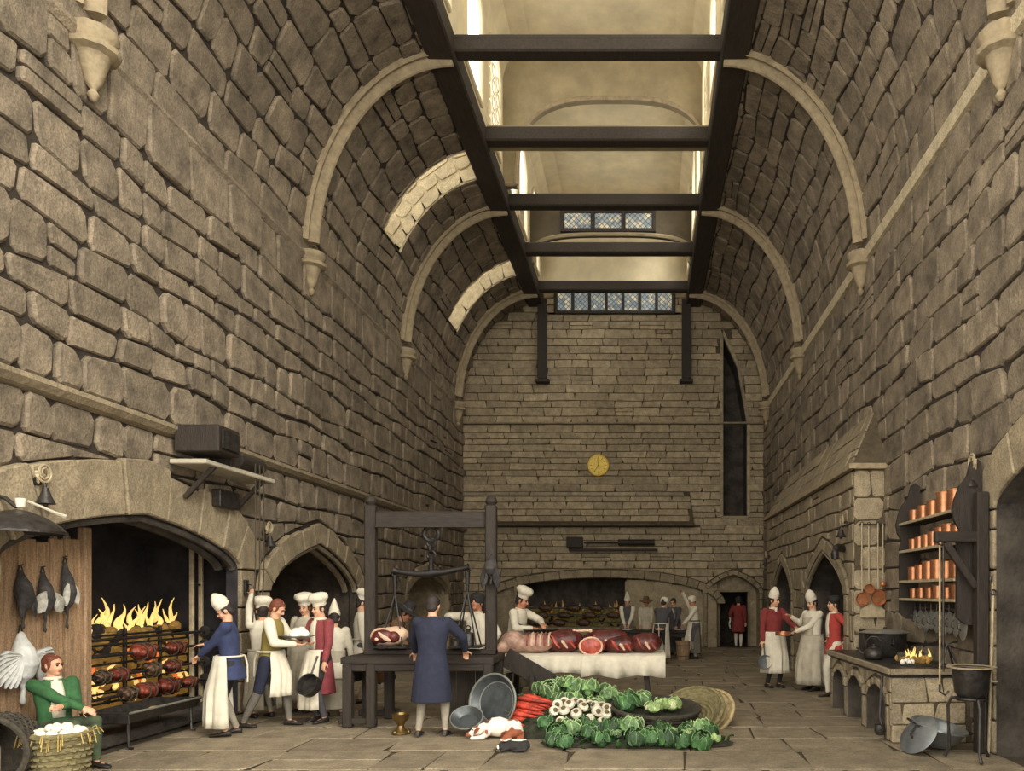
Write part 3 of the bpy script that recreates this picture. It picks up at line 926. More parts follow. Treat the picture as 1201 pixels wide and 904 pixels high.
def person(label, x, y, rz, H=1.7, lean=0., twist=0., head=(0, 0), lh=None, rh=None, lpalm=None, rpalm=None, curl=.6, feet=None, seat=None,
           skin=SKIN, hair=HAIR_D, hat=None, hatmat=None, hat_tilt=(0, 0), coat=None, coat_len=None, sleeve=None, vest=None, shirt=None, breeches=SLATE, stocking=STOCK,
           trousers=False, apron=None, apron_len=.22, bib=False, wrap=1.25, skirt=None, z=0., group=None, vox=.011, stout=1.0, front=None, elbow=None, cravat=None, slant=0.):
    root = thing('person', label, 'person', (x, y, z), rz, group)
    s = H / 1.7
    Xa = Vector((1, 0, 0))
    pv = Vector(seat) if seat else Vector((0, 0, .925 * s))
    U = Vector((sin(slant), sin(lean) * cos(slant), cos(lean) * cos(slant))).normalized(); 
    Xt = (Matrix.Rotation(twist, 3, 'Z') @ Xa); Xt = (Xt - U * Xt.dot(U)).normalized()
    F = U.cross(Xt)
    T = lambda r, f, u: pv + Xt * r * s + F * f * s + U * u * s
    nb = T(0, -.01, .53); sh = [T(-.175, -.005, .475), T(.175, -.005, .475)]
    hu = (U + Vector((0, 0, .55))).normalized()
    hc0 = nb + hu * .135 * s + (F * .025 * s)
    hp, hy = head
    q = Matrix.Rotation(twist + hy, 3, 'Z') @ Matrix.Rotation(-hp, 3, 'X')
    HM = Matrix.Translation(hc0) @ q.to_4x4() @ Matrix.Diagonal((s, s, s, 1))
    Hp = lambda a, b, c: HM @ Vector((a, b, c))
    hips = [pv + Vector((-.095 * s, 0, -.02 * s)), pv + Vector((.095 * s, 0, -.02 * s))]
    if feet is None: feet = [(-.11, .02), (.11, -.03)]
    ank = [Vector((f[0] * s, f[1] * s, (f[2] if len(f) > 2 else 0) + .085 * s)) for f in feet]
    knees = []
    for i in (0, 1):
        k_, a_ = ik(hips[i], ank[i], .435 * s, .425 * s, (0, 1, .25) if not seat else (0, .4, 1)); knees.append(k_)
    # arms
    tg = [lh or (-.24, .06, .82), rh or (.24, .06, .82)]
    el, wr_ = [], []
    for i in (0, 1):
        sg = -1 if i == 0 else 1
        t_ = Vector(tg[i]) if isinstance(tg[i], Vector) else Vector((tg[i][0] * s, tg[i][1] * s, tg[i][2] * s))
        hint = (sg * .6, -.5, -.7)
        if elbow and elbow[i]: hint = elbow[i]
        e, w = ik(sh[i], t_, .29 * s, .255 * s, hint); el.append(e); wr_.append(w)
    b = MB()
    # trunk
    b.loft([ering(T(0, 0, u), Xt, F, rx * s * stout, ry * s * stout, 16) for u, rx, ry in ((-.12, .1, .08), (-.08, .155, .11), (0, .165, .115), (.1, .14, .1), (.2, .145, .105), (.32, .165, .115), (.43, .165, .1), (.5, .11, .075), (.53, .06, .06))])
    limb(b, [nb - hu * .04 * s, nb + hu * .08 * s], [.058 * s, .055 * s], 10)
    # head: skull, face, jaw, brow, nose, ears
    for c_, r_ in (((0, -.012, .028), (.076, .096, .1)), ((0, .02, -.03), (.06, .072, .082)), ((0, .055, -.082), (.03, .03, .026)), ((0, .07, .03), (.048, .022, .016)),
                   ((-.036, .062, -.03), (.022, .022, .022)), ((.036, .062, -.03), (.022, .022, .022)), ((-.077, -.005, -.005), (.011, .022, .033)), ((.077, -.005, -.005), (.011, .022, .033))):
        b.ball(Hp(*c_), tuple(v * s for v in r_), q, 12, 8)
    b.tube([Hp(0, .082, .022), Hp(0, .1, -.008), Hp(0, .108, -.024), Hp(0, .084, -.032)], [.009 * s, .012 * s, .016 * s, .012 * s], 8)
    for i in (0, 1):
        limb(b, [sh[i], sh[i].lerp(el[i], .5), el[i]], [.058 * s, .052 * s, .042 * s], 10)
        limb(b, [el[i], el[i].lerp(wr_[i], .35), wr_[i]], [.042 * s, .041 * s, .028 * s], 10)
        pm = (lpalm, rpalm)[i] or (0, 0, -1)
        dv = (wr_[i] - el[i]).normalized()
        hand_shape(b, wr_[i], dv, pm, s, curl, 1 if i == 0 else -1)
        limb(b, [hips[i], hips[i].lerp(knees[i], .4), knees[i]], [.085 * s, .078 * s, .055 * s], 10)
        limb(b, [knees[i], knees[i].lerp(ank[i], .35), ank[i]], [.053 * s, .054 * s, .035 * s], 10)
        b.ball(ank[i] + Vector((0, .04, -.05)) * s, (.03 * s, .08 * s, .022 * s), None, 10, 6)
    voxel(b, 'body', skin, root, vox, 2, .4)
    for sg in (-1, 1):
        MB().ball(Hp(sg * .03, .083, .008), .0125 * s, n=8, m=6).build('eye', EYEM, root, True)
        MB().tube([Hp(sg * .014, .093, .03), Hp(sg * .03, .093, .035), Hp(sg * .046, .083, .03)], .006 * s, 5).build('eyebrow', hair, root, True)
    MB().ball(Hp(0, .088, -.056), (.022 * s, .01 * s, .007 * s), q, 8, 6).build('mouth', LIPM, root, True)
    # hair
    h = MB(); h.ball(Hp(0, -.028, .04), (.085 * s, .092 * s, .098 * s), q, 14, 9)
    h.ball(Hp(0, -.06, -.02), (.074 * s, .05 * s, .07 * s), q, 12, 8)
    for sg in (-1, 1): h.ball(Hp(sg * .068, .008, .01), (.016 * s, .03 * s, .05 * s), q, 8, 6)
    for k in range(7): h.ball(Hp(-.06 + .02 * k, .05 - .004 * (k - 3) ** 2, .085 - .002 * (k - 3) ** 2), .024 * s, n=8, m=6)
    voxel(h, 'hair', hair, root, .011, 2, .5)
    if hat:
        pf, hm = HATS[hat]; hm = hatmat or hm
        M = HM @ Matrix.Translation((0, -.015, .01)) @ Matrix.Rotation(hat_tilt[0] - .12, 4, 'X') @ Matrix.Rotation(hat_tilt[1], 4, 'Y')
        sd_ = hnoise(x, y) * 6
        if hat == 'toque': sq = lambda a, zz: 1 + (.07 * sin(5 * a + sd_) + .04 * sin(9 * a)) * (1 if zz > .09 else 0)
        elif hat in ('peak', 'cone'): sq = lambda a, zz: 1 + (.06 * sin(3 * a + sd_)) * (1 if zz > .1 else 0)
        elif hat == 'cap': sq = lambda a, zz: 1 + .16 * cos(2 * a) * (1 if .03 < zz < .12 else 0)
        else: sq = lambda a, zz: 1 + .02 * sin(4 * a + zz * 20)
        hb = MB(); hb.lathe(pf, 22, M, sq)
        hb.build('hat', hm, root, smooth=50)
        if hat == 'brim': MB().lathe([(.0925, .07), (.096, .075), (.093, .1), (.09, .1)], 20, M).build('hat_band', SLATE, [c for c in root.children if c.name.startswith('hat')][-1], True)
    # clothes
    torso = [(.0, .178, .128), (.1, .156, .118), (.2, .16, .122), (.32, .182, .13), (.42, .185, .115), (.48, .15, .095), (.515, .085, .075), (.535, .066, .066)]
    def upper(m, name, sleeves=True, ln=None, g=1.0, sl_m=None, top=True):
        c = MB()
        rings = [ering(T(0, 0, u), Xt, F, rx * g * s * stout, ry * g * s * stout, 20) for u, rx, ry in torso]
        if ln is not None:
            hem = pv.z - ln * s
            dn = []
            for f_ in (1, .75, .5, .25):
                zz = pv.z - hem * f_
                w_ = 1 + .22 * f_
                dn.append(ering(Vector((pv.x, pv.y - .015 * f_, zz)), Xa, Vector((0, 1, 0)), .185 * g * s * w_ * stout, .145 * g * s * w_ * stout, 20, .03 * f_, 5, hnoise(x, y) * 6))
            rings = dn + rings
        else:
            rings = [ering(T(0, 0, -.07), Xt, F, .178 * g * s * stout, .135 * g * s * stout, 20)] + rings
        c.loft(rings)
        if sleeves:
            for i in (0, 1):
                limb(c, [sh[i] + U * -.01, sh[i].lerp(el[i], .5), el[i]], [.074 * g * s, .066 * g * s, .056 * g * s], 12)
                limb(c, [el[i], el[i].lerp(wr_[i], .5), wr_[i] - (wr_[i] - el[i]).normalized() * .012], [.056 * g * s, .05 * g * s, .042 * g * s], 12)
        return voxel(c, name, m, root, max(vox, .012), 4, .5)
    def sleeves_only(m):
        for i in (0, 1):
            c = MB()
            limb(c, [sh[i], sh[i].lerp(el[i], .5), el[i]], [.078 * s, .07 * s, .06 * s], 12)
            limb(c, [el[i], el[i].lerp(wr_[i], .5), wr_[i] - (wr_[i] - el[i]).normalized() * .012], [.06 * s, .052 * s, .042 * s], 12)
            voxel(c, 'sleeve', m, root, max(vox, .012), 3, .5)
    if vest is not None:
        upper(vest, 'waistcoat', False, None, 1.0); sleeves_only(sleeve or LINEN)
    elif coat is not None: upper(coat, 'coat', True, coat_len)
    elif shirt is not None: upper(shirt, 'shirt', True, None)
    gz = 1.04
    if front is not None:      # shirt front seen between the coat lapels
        g_ = []
        for u in (.5, .45, .38, .3, .2, .1):
            w_ = .045 + .02 * sin(u * 6)
            ry = np.interp(u, [a for a, _, _ in torso], [c_ for _, _, c_ in torso]) * stout
            g_.append([T(w_ * t, (ry * sqrt(max(.1, 1 - (w_ * t / .17) ** 2)) + .012), u) for t in (-1, -.5, 0, .5, 1)])
        solid(MB().sheet(g_).build('shirt_front', front, root, True), .012)
    if cravat is not None:
        cv = MB(); cv.tube([T(.068 * cos(a * pi / 8), .068 * sin(a * pi / 8), .525) for a in range(17)], .02 * s, 8)
        cv.ball(T(0, .085, .49), (.03, .02, .04), None, 8, 6); cv.build('cravat', cravat, root, True)
    if breeches is not None:
        c = MB()
        c.loft([ering(pv + Vector((0, 0, dz * s)), Xa, Vector((0, 1, 0)), rx * s * stout, ry * s * stout, 16) for dz, rx, ry in ((-.14, .14, .1), (-.06, .17, .125), (.02, .17, .122), (.08, .155, .115))])
        for i in (0, 1):
            limb(c, [hips[i], hips[i].lerp(knees[i], .5), knees[i]], [.096 * s, .085 * s, .066 * s], 12)
            if trousers: limb(c, [knees[i], knees[i].lerp(ank[i], .5), ank[i]], [.066 * s, .064 * s, .054 * s], 12)
        voxel(c, 'trousers' if trousers else 'breeches', breeches, root, max(vox, .013), 3)
    for i in (0, 1):
        if not trousers:
            c = MB(); k_, a_ = knees[i], ank[i]
            c.tube([k_.lerp(a_, t) for t in (.02, .15, .35, .6, .85, 1.0)], [r_ * s for r_ in (.06, .058, .06, .05, .041, .042)], 10)
            c.build('stocking', stocking, root, True)
        c = MB(); a_ = ank[i]; sc_ = s
        rings = []
        for yy, w_, h_ in ((-.07, .025, .05), (-.055, .036, .075), (0, .041, .075), (.06, .045, .055), (.12, .047, .042), (.165, .035, .03), (.18, .014, .018)):
            rings.append([a_ + Vector((w_ * cos(t) * sc_, yy * sc_, -.085 * sc_ + max(0, h_ * sc_ * (.5 + .5 * sin(t))))) for t in [2 * pi * j / 10 for j in range(10)]])
        c.loft(rings); c.build('shoe', SHOE, root, True)
    if skirt is not None:
        c = MB(); hem = skirt[1] * s
        rings = []
        for f_ in (1, .8, .6, .4, .2, 0, -.12):
            zz = pv.z + .05 * s - (pv.z + .05 * s - hem) * f_; w_ = 1 + .25 * max(f_, 0)
            rings.append(ering(Vector((pv.x, pv.y, zz)), Xa, Vector((0, 1, 0)), .175 * w_ * s * stout, .14 * w_ * s * stout, 28, .05 * max(0, f_), 7, 1))
        c.loft(rings); voxel(c, 'skirt', skirt[0], root, .015, 2)
    if apron is not None:
        hem = apron_len * s; top = pv.z + .09 * s
        n, rows = 34, []
        for j in range(9):
            f_ = j / 8; zz = top - (top - hem) * f_
            row = []
            for i in range(n + 1):
                a = pi / 2 + wrap * (2 * i / n - 1) * (1 + .06 * f_)
                fold = 1 + (.055 * sin(9 * a + 1.3) + .035 * sin(17 * a + 2 * f_)) * min(1, f_ * 1.6)
                cc = pv + U * .09 * s if f_ == 0 else Vector((pv.x, pv.y, zz))
                kx = (.195 + .05 * f_ + (.02 if coat_len else 0)) * s * stout; ky = (.155 + .03 * f_ + .09 * min(1, 2 * f_) + (.02 if coat_len else 0)) * s * stout
                if seat: ky += .42 * s * min(1, f_ * 1.5)
                row.append(Vector((cc.x + kx * fold * cos(a), cc.y + ky * fold * sin(a) + (sin(lean) * .09 * s * (1 - f_)), zz)))
            rows.append(row)
        ap = MB().sheet(rows).build('apron', apron, root, True); solid(ap, .012, 0)
        bnd = MB(); bnd.tube([Vector((pv.x + .2 * s * stout * cos(a * pi / 12), pv.y + sin(lean) * .09 * s + .16 * s * stout * sin(a * pi / 12), top)) for a in range(25)], .012 * s, 6)
        bnd.tube([Vector((pv.x, pv.y - .165 * s * stout, top)), Vector((pv.x + .02, pv.y - .19 * s * stout, top - .12)), Vector((pv.x + .03, pv.y - .19 * s * stout, top - .34))], .012 * s, 6)
        bnd.build('apron_string', apron, ap, True)
    if bib:
        rows = []
        for u in (.05, .15, .25, .35, .42):
            ry = np.interp(u, [a for a, _, _ in torso], [c_ for _, _, c_ in torso]) * stout; w_ = .13 - .05 * u
            rows.append([T(w_ * t, ry * sqrt(max(.1, 1 - (w_ * t / .19) ** 2)) + .016, u) for t in (-1, -.6, -.2, .2, .6, 1)])
        solid(MB().sheet(rows).build('bib', apron or LINEN, root, True), .012)
    MW = Matrix.Translation((x, y, z)) @ Matrix.Rotation(rz, 4, 'Z')
    return root, [MW @ w for w in wr_], MW

def toworld(x, y, rz, p):     # world point -> local of a person
    return Matrix.Rotation(-rz, 4, 'Z') @ (Vector(p) - Vector((x, y, 0)))
def hl(x, y, rz, p): return toworld(x, y, rz, p)   # Vector (metres)

PEOPLE = []
# seated boy by the boards
px_, py_, rz_ = -6.0, 7.82, -1.78
person('boy in green coat sitting behind the basket of eggs with arms folded', px_, py_, rz_, 1.58, lean=-.06, twist=-.4, head=(.02, .5), seat=(0, -.02, .42), hair=HAIR_B,
       coat=GREEN, coat_len=.3, front=LINEN, cravat=LINEN, breeches=GREEN_D, stocking=GREEN_D, feet=[(-.1, .42), (.16, .3)],
       lh=(.16, .26, .7), rh=(-.02, .32, .66), elbow=[(-.8, 0, -.5), (.8, 0, -.5)], lpalm=(0, -1, 0), rpalm=(0, -1, 0), skin=SKIN)
# cook in blue turning the spit
x, y, rz = -5.2, 9.62, 1.95
person('cook in blue jacket and white cap tending the spits of the big fire', x, y, rz, 1.66, lean=.08, head=(.5, .1), coat=BLUE, coat_len=.72, apron=LINEN, apron_len=.12, wrap=1.5,
       breeches=BLACKC, hat='peak', lh=hl(x, y, rz, (-5.55, 9.55, 1.0)), rh=hl(x, y, rz, (-5.62, 9.8, 1.12)), feet=[(-.1, .05), (.12, -.05)])
# man in olive waistcoat handing a dish
x, y, rz = -5.02, 10.25, -1.5
person('cook in olive waistcoat with auburn hair bending over a dish', x, y, rz, 1.68, lean=.14, head=(.55, 0), vest=OLIVE, sleeve=LINEN, hair=HAIR_B, breeches=NAVY, stocking=GREYC, apron=LINEN, apron_len=.42,
       wrap=1.15, lh=hl(x, y, rz, (-4.6, 10.38, 1.1)), rh=hl(x, y, rz, (-4.62, 10.12, 1.1)), lpalm=(0, 0, 1), rpalm=(0, 0, 1), feet=[(-.1, .22), (.1, -.3)])
# white cook reaching up the pier
x, y, rz = -5.48, 10.98, .9
person('cook in white reaching up to the bell pull on the pier', x, y, rz, 1.62, head=(-.2, -.2), coat=LINEN, coat_len=None, apron=LINEN_G, apron_len=.14, wrap=2.6, hat='toque', breeches=GREYC,
       lh=hl(x, y, rz, (-5.72, 11.15, 1.78)), rh=(.22, .12, .9))
# maroon coat
x, y, rz = -4.5, 10.62, 2.62
person('cook in long maroon coat and puffed white cap holding a saucepan', x, y, rz, 1.66, head=(.1, -.15), coat=MAROON, coat_len=.4, front=LINEN, cravat=LINEN, apron=LINEN, apron_len=.2, wrap=.85, hat='toque',
       rh=hl(x, y, rz, (-4.66, 10.33, 1.12)), lh=hl(x, y, rz, (-4.36, 10.4, .74)), rpalm=(0, 0, 1), breeches=BLACKC, stocking=SLATE)
x, y, rz = -5.12, 11.55, 2.9
person('cook in white standing half hidden behind the dish carriers', x, y, rz, 1.66, head=(.15, .2), coat=LINEN_G, coat_len=.5, hat='toque', apron=LINEN_G, apron_len=.2)
# back view with pointed cap
x, y, rz = -4.5, 11.1, .35
person('cook in white seen from behind in a tall pointed cap', x, y, rz, 1.5, head=(.1, 0), coat=LINEN, coat_len=.62, skirt=(LINEN_G, .12), hat='cone', hair=HAIR_D, breeches=GREYC, lh=(-.3, .1, .8), rh=(.28, .1, .78))
x, y, rz = -4.62, 12.5, -1.2
person('cook in white and puffed cap standing by the second fireplace arch', x, y, rz, 1.72, head=(.2, 0), coat=LINEN, coat_len=.6, hat='toque', apron=LINEN_G, apron_len=.2)
# man in brown coat and black hat weighing
x, y, rz = -3.98, 11.42, -1.45
person('man in brown coat and black round hat stooping over the weighing table', x, y, rz, 1.72, lean=.66, head=(.6, 0), coat=BROWN, coat_len=.45, hat='brim', hat_tilt=(.1, .05), breeches=BLACKC, stocking=LINEN, skin=SKIN_R, front=LINEN,
       lh=hl(x, y, rz, (-3.38, 11.5, 1.0)), rh=hl(x, y, rz, (-3.38, 11.2, .99)), feet=[(-.12, .12), (.12, -.16)])
# blue coat from behind
x, y, rz = -2.66, 9.55, .05
person('man in long navy coat seen from behind at the weighing table', x, y, rz, 1.73, lean=.1, head=(.15, -.1), coat=NAVY, coat_len=.42, hair=HAIR_D, breeches=SLATE, stocking=STOCK,
       lh=hl(x, y, rz, (-2.98, 9.93, 1.02)), rh=hl(x, y, rz, (-2.33, 9.92, 1.04)), elbow=[(-1, -.1, -.4), (1, -.1, -.4)], feet=[(-.16, 0), (.16, .02)], stout=1.1)
# man in white with dark cap looking up
x, y, rz = -2.5, 11.42, 2.75
person('man in white shirt and dark cap looking up behind the scales', x, y, rz, 1.74, head=(-.18, .1), shirt=LINEN, apron=LINEN, bib=True, hat='mob', hatmat=BLACKC, skin=SKIN_R, cravat=LINEN,
       rh=hl(x, y, rz, (-2.9, 11.25, 1.36)), lh=hl(x, y, rz, (-2.3, 11.2, 1.0)), elbow=[None, (1, -.1, .1)], breeches=GREYC)
# cook carrying a tray
x, y, rz = -2.2, 12.85, -1.95
person('cook in white with puffed cap leaning over the meat table with a tray', x, y, rz, 1.78, lean=.22, head=(.3, .1), coat=LINEN, hat='toque', skin=SKIN_R, hair=HAIR_D, cravat=LINEN, apron=LINEN, breeches=GREYC,
       lh=hl(x, y, rz, (-1.7, 12.68, 1.26)), rh=hl(x, y, rz, (-1.85, 12.5, 1.2)), elbow=[(-.8, 0, -.1), (.4, 0, -.6)])
# people round the far table
VB = .016
person('cook in white pointed cap and dark waistcoat working behind the far table', -.52, 22.0, 3.1, 1.62, head=(.3, 0), vest=SLATE, sleeve=LINEN, hat='cone', apron=GREYC, vox=VB, lh=(-.05, .3, .86), rh=(.05, .3, .86), elbow=[(-1, 0, 0), (1, 0, 0)])
person('man in dark hat and pale shirt behind the far table', .02, 22.1, 3.1, 1.6, head=(.1, 0), shirt=LINEN_G, hat='brim', hatmat=BROWN, apron=LINEN_G, vox=VB, lh=(-.15, .25, .85), rh=(.15, .25, .85), skin=SKIN_R)
x, y, rz = .38, 19.3, -.35
person('cook in dark jacket with white apron strings bending to the far table', x, y, rz, 1.68, lean=.45, head=(.5, 0), coat=SLATE, hat='mob', apron=LINEN, apron_len=.15, wrap=2.2, vox=VB, lh=(-.1, .55, .9), rh=(.2, .6, .9), breeches=BLACKC)
person('dark haired woman in grey dress bending behind the far table', .85, 21.95, 2.7, 1.62, lean=.2, head=(.4, 0), coat=SLATE, front=LINEN_G, skirt=(SLATE, .1), vox=VB, lh=(-.15, .35, .8), rh=(.15, .35, .85))
x, y, rz = 1.34, 20.75, 1.85
person('woman in white blouse and cap raising one arm by the far table', x, y, rz, 1.66, lean=.12, head=(.1, .5), shirt=LINEN, skirt=(GREYC, .16), apron=LINEN, apron_len=.25, wrap=.8, hat='mob', vox=VB, rh=hl(x, y, rz, (1.0, 20.7, 1.78)), lh=hl(x, y, rz, (.98, 20.6, .9)), skin=SKIN_R)
person('man in red coat walking away through the end doorway', 3.0, 24.75, -.1, 1.62, coat=RED, coat_len=.55, stocking=LINEN, breeches=RED, hat='mob', hatmat=HAIR_D, vox=VB, lh=(-.2, .1, .95), feet=[(-.08, .1), (.08, -.12)])
# three at the right-hand arches
x, y, rz = 2.42, 14.5, -2.75
person('cook in red jacket and white cap carrying a pan at his side', x, y, rz, 1.74, head=(.05, .55), coat=RED, coat_len=.78, cravat=LINEN, apron=LINEN, apron_len=.28, wrap=1.5, hat='peak', breeches=BLACKC, stocking=BLACKC, rh=(.25, .04, .8), lh=hl(x, y, rz, (2.78, 14.2, 1.14)), elbow=[(-.6, -.2, -.7), None])
x, y, rz = 3.06, 14.05, 2.1
person('stout cook all in white reaching out with a copper pan', x, y, rz, 1.7, head=(.25, 0), coat=LINEN, bib=True, apron=LINEN_G, apron_len=.12, wrap=2.0, hat='peak', stout=1.15, rh=hl(x, y, rz, (2.72, 14.3, 1.33)), lh=hl(x, y, rz, (2.74, 13.95, 1.08)), breeches=BLACKC, stocking=BLACKC, elbow=[(-.5, -.3, -.7), (.5, -.1, -.5)])
x, y, rz = 3.27, 13.3, 1.75
person('footman in scarlet coat with laced waistcoat and black cap', x, y, rz, 1.68, head=(.0, 0), coat=SCARLET, coat_len=.72, front=LINEN, cravat=LINEN, hat='cap', breeches=LINEN, stocking=LINEN, lh=(-.3, -.06, .98), rh=(.3, -.02, .98), elbow=[(-1, -.5, 0), (1, -.5, 0)], feet=[(-.1, .16), (.1, -.05)])
# ---------------------------------------------------------------- props along the fireplace wall
FLAME = mat('flame', (240, 200, 120), .9, var=.15, scale=6, emit=(246, 204, 122), estr=.75)
FLAME_R = mat('flame_low', (214, 110, 50), .9, var=.2, scale=8, emit=(214, 104, 44), estr=.7)
EMBER = mat('ember', (110, 84, 42), .9, var=.5, scale=6, rand=.7, emit=(186, 138, 58), estr=.24)
EMBER_D = mat('ember_dull', (96, 84, 46), .9, var=.45, scale=5, rand=.6, emit=(110, 92, 44), estr=.2)
FLAME_D = mat('flame_dull', (150, 120, 60), .9, var=.2, scale=8, emit=(150, 112, 56), estr=.35)
COAL = mat('coal', (46, 40, 34), .9, var=.3, scale=9, rand=.3)
ROAST = mat('roast_meat', (82, 36, 26), .5, var=.45, scale=16, rand=.3, rgb2=(140, 62, 42), bump=.3)
ROAST_D = mat('roast_dark', (74, 52, 34), .5, var=.3, scale=14, rand=.2, bump=.3)
FEATHER_D = mat('feather_dark', (58, 54, 50), .8, var=.35, scale=12, bump=.3)
FEATHER_P = mat('feather_pale', (176, 172, 158), .8, var=.22, scale=10, bump=.3)
FEATHER_W = mat('feather_white', (206, 206, 198), .8, var=.12, scale=10, bump=.3)
WICKER = mat('wicker', (120, 110, 74), .85, var=.25, scale=14, stretch=(1, 1, 4), bump=.4)
WICKER_D = mat('wicker_dark', (60, 54, 42), .85, var=.25, scale=14, bump=.4)
STRAW = mat('straw', (190, 160, 88), .9, var=.2, scale=12)
EGG = mat('egg_white', (232, 226, 208), .6, var=.04)
ROPE = mat('rope', (70, 60, 44), .9, var=.2, scale=30)

def flame(p, h, w, m=FLAME, ph=0.0, parent=None):
    mb = MB(); pts, rad = [], []
    for i in range(7):
        t = i / 6
        pts.append(Vector(p) + Vector((.0 + .02 * sin(ph * 2), w * 2.6 * sin(t * 4.2 + ph) * t + .1 * h * t, h * t)))
        rad.append(max(.004, w * (sin(pi * min(1, t * .85 + .15)) ** .8) * (1 - t * .55)))
    mb.tube(pts, rad, 7)
    return mb.build('flame', m, parent, True)

# wooden screen of upright planks
scr = thing('plank_screen', 'upright wooden plank screen beside the big fire hung with birds', 'screen', (-6.55, 7.9, 0))
yy, k = -1.0, 0
while yy < .92:
    w = random.uniform(.17, .26)
    MB().box((0, yy + w / 2, 1.18 + random.uniform(-.03, .05)), (.045 + random.uniform(0, .03), w - .022, 2.36), ch=.008).build('plank', BOARD, scr)
    yy += w; k += 1
MB().box((.03, yy + .05, 1.27), (.1, .11, 2.54)).build('post', BOARD, scr)
MB().bar((-.05, -1, .5), (-.05, .9, .5), .05, .1).build('rail', BOARD, scr); MB().bar((-.05, -1, 1.8), (-.05, .9, 1.8), .05, .1).build('rail', BOARD, scr)

def bird(label, px, py0, py1, m, wing=FEATHER_P, xw=-6.46, spread=.5, sc=1.0, neck=.3, head_down=True, grp=None):
    """dead bird hung by its feet (or neck) on a nail; from py0 (nail) to py1 (lowest)"""
    y = 900 * -xw / (757 - px)
    z0 = EYE + (VY - py0) * y / 900; z1 = EYE + (VY - py1) * y / 900
    L_ = z0 - z1
    t = thing('hanging_bird', label, 'bird', (xw, y, z1), 0, grp)
    b = MB()
    b.tube([(0, 0, L_ * .92), (0, .01, L_ * .8), (.03, 0, L_ * .68), (.05, 0, L_ * .5), (.04, 0, L_ * .36), (.02, 0, L_ * .28)], [.02 * sc, .05 * sc, .085 * sc, .1 * sc, .07 * sc, .03 * sc], 10)
    b.tube([(.02, 0, L_ * .3), (.02, .015, L_ * .18), (.02, .0, L_ * .07)], [.03 * sc, .02 * sc, .018 * sc], 8)
    b.ball((.025, 0, L_ * .05), (.028 * sc, .024 * sc, .04 * sc), None, 8, 6)
    voxel(b, 'body', m, t, .012, 2)
    MB().tube([(.03, 0, L_ * .03), (.03, 0, 0)], [.012, .003], 6).build('beak', IRON, t, True)
    for sg in (-1, 1):
        g = MB()
        root_ = Vector((.07, sg * .06 * sc, L_ * .62))
        for i in range(9):
            a = (.2 + i * .13) * spread * 1.15
            ln = (.30 - .018 * abs(i - 3)) * sc
            d = Vector((.05, sg * sin(a), -cos(a))); d2 = Vector((.02, sg * sin(a * .6), -cos(a * .6)))
            g.tube([root_, root_ + d * ln * .4, root_ + d * ln * .75 + d2 * .05 * ln, root_ + d * ln * .8 + d2 * ln * .28], [.02 * sc, .036 * sc, .034 * sc, .012], 6, True, .5)
        g.build('wing', wing, t, True)
    lg = MB()
    for sg in (-1, 1): lg.tube([(0, sg * .03, L_ * .9), (0, sg * .012, L_ * .98)], .008, 5)
    lg.tube([(-.02, 0, L_ * .985), (.03, 0, L_ * 1.0)], .008, 5)
    lg.build('leg', IRON, t, True)
    return t
bird('dark game bird with long folded wings hung beside the white goose', 24, 662, 738, FEATHER_D, FEATHER_D, sc=.9, spread=.2)
bird('dark game bird with one pale wing open hung in the middle of the planks', 50, 664, 742, FEATHER_D, FEATHER_P, sc=.8, spread=.75)
bird('slim dark bird with long pale wing hung highest on the screen', 76, 652, 738, FEATHER_D, FEATHER_P, sc=.75, spread=.3)
bird('large white goose hung head down with wings spread on the planks', 24, 733, 826, FEATHER_W, FEATHER_W, sc=1.25, spread=1.3)

# round iron canopy lamp over the screen
lt = thing('canopy_lamp', 'dark iron dish canopy with a white candle cup over the plank screen', 'lamp', (-5.72, 6.98, 2.42))
MB().lathe([(.0, .12), (.1, .1), (.22, .05), (.33, -.03), (.37, -.08), (.355, -.09), (.2, .02), (.0, .07)], 28).build('canopy', IRON, lt, 40)
MB().lathe([(.355, -.08), (.38, -.08), (.38, -.1), (.355, -.1)], 28).build('rim', IRON, lt)
MB().tube([(-.36, 0, .3), (-.1, 0, .22), (0, 0, .14)], .02, 6).build('bracket', IRON, lt, True)
MB().lathe([(0, 0), (.035, 0), (.045, .08), (.03, .08), (0, .07)], 10, Matrix.Translation((.02, .02, .14))).build('candle_cup', LINEN, lt, True)
MB().tube([(.06, .05, .2), (.24, .16, .1), (.3, .2, .07)], [.012, .014, .02], 6).build('spout', LINEN_G, lt, True)

# call bells on coiled springs
def bell(label, p, n, h=.34):
    p = Vector(p); n = Vector(n).normalized(); side = Vector((0, 1, 0)) if abs(n.x) > .5 else Vector((1, 0, 0))
    t = thing('call_bell', label, 'bell', p, 0, 'call bells on coiled springs')
    MB().box(n * .02, (.06, .06, .08)).build('wall_plate', IRON, t)
    pts = []
    for i in range(30):
        a = i / 29 * 4.5 * pi; r = .1 - .016 * a / pi
        pts.append(n * .09 + side * (r * cos(a + pi)) + Vector((0, 0, .08 + r * sin(a + pi))))
    MB().tube([n * .02] + [n * .07 + Vector((0, 0, -.02)) + side * -.05] + pts, .013, 6).build('spring', BRASS if h > .4 else IRON_P, t, True)
    M = Matrix.Translation(n * .1 + Vector((0, 0, -.22)))
    MB().lathe([(0, .16), (.025, .155), (.035, .12), (.055, .06), (.085, 0), (.075, .0), (0, .1)], 14, M).build('bell_cup', IRON, t, 40)
    MB().ball(n * .1 + Vector((0, 0, -.23)), .022).build('clapper', IRON, t.children[-1], True)
    MB().tube([n * .09 + Vector((0, 0, -.01)), n * .1 + Vector((0, 0, -.07))], .012, 6).build('hanger', IRON, t, True)
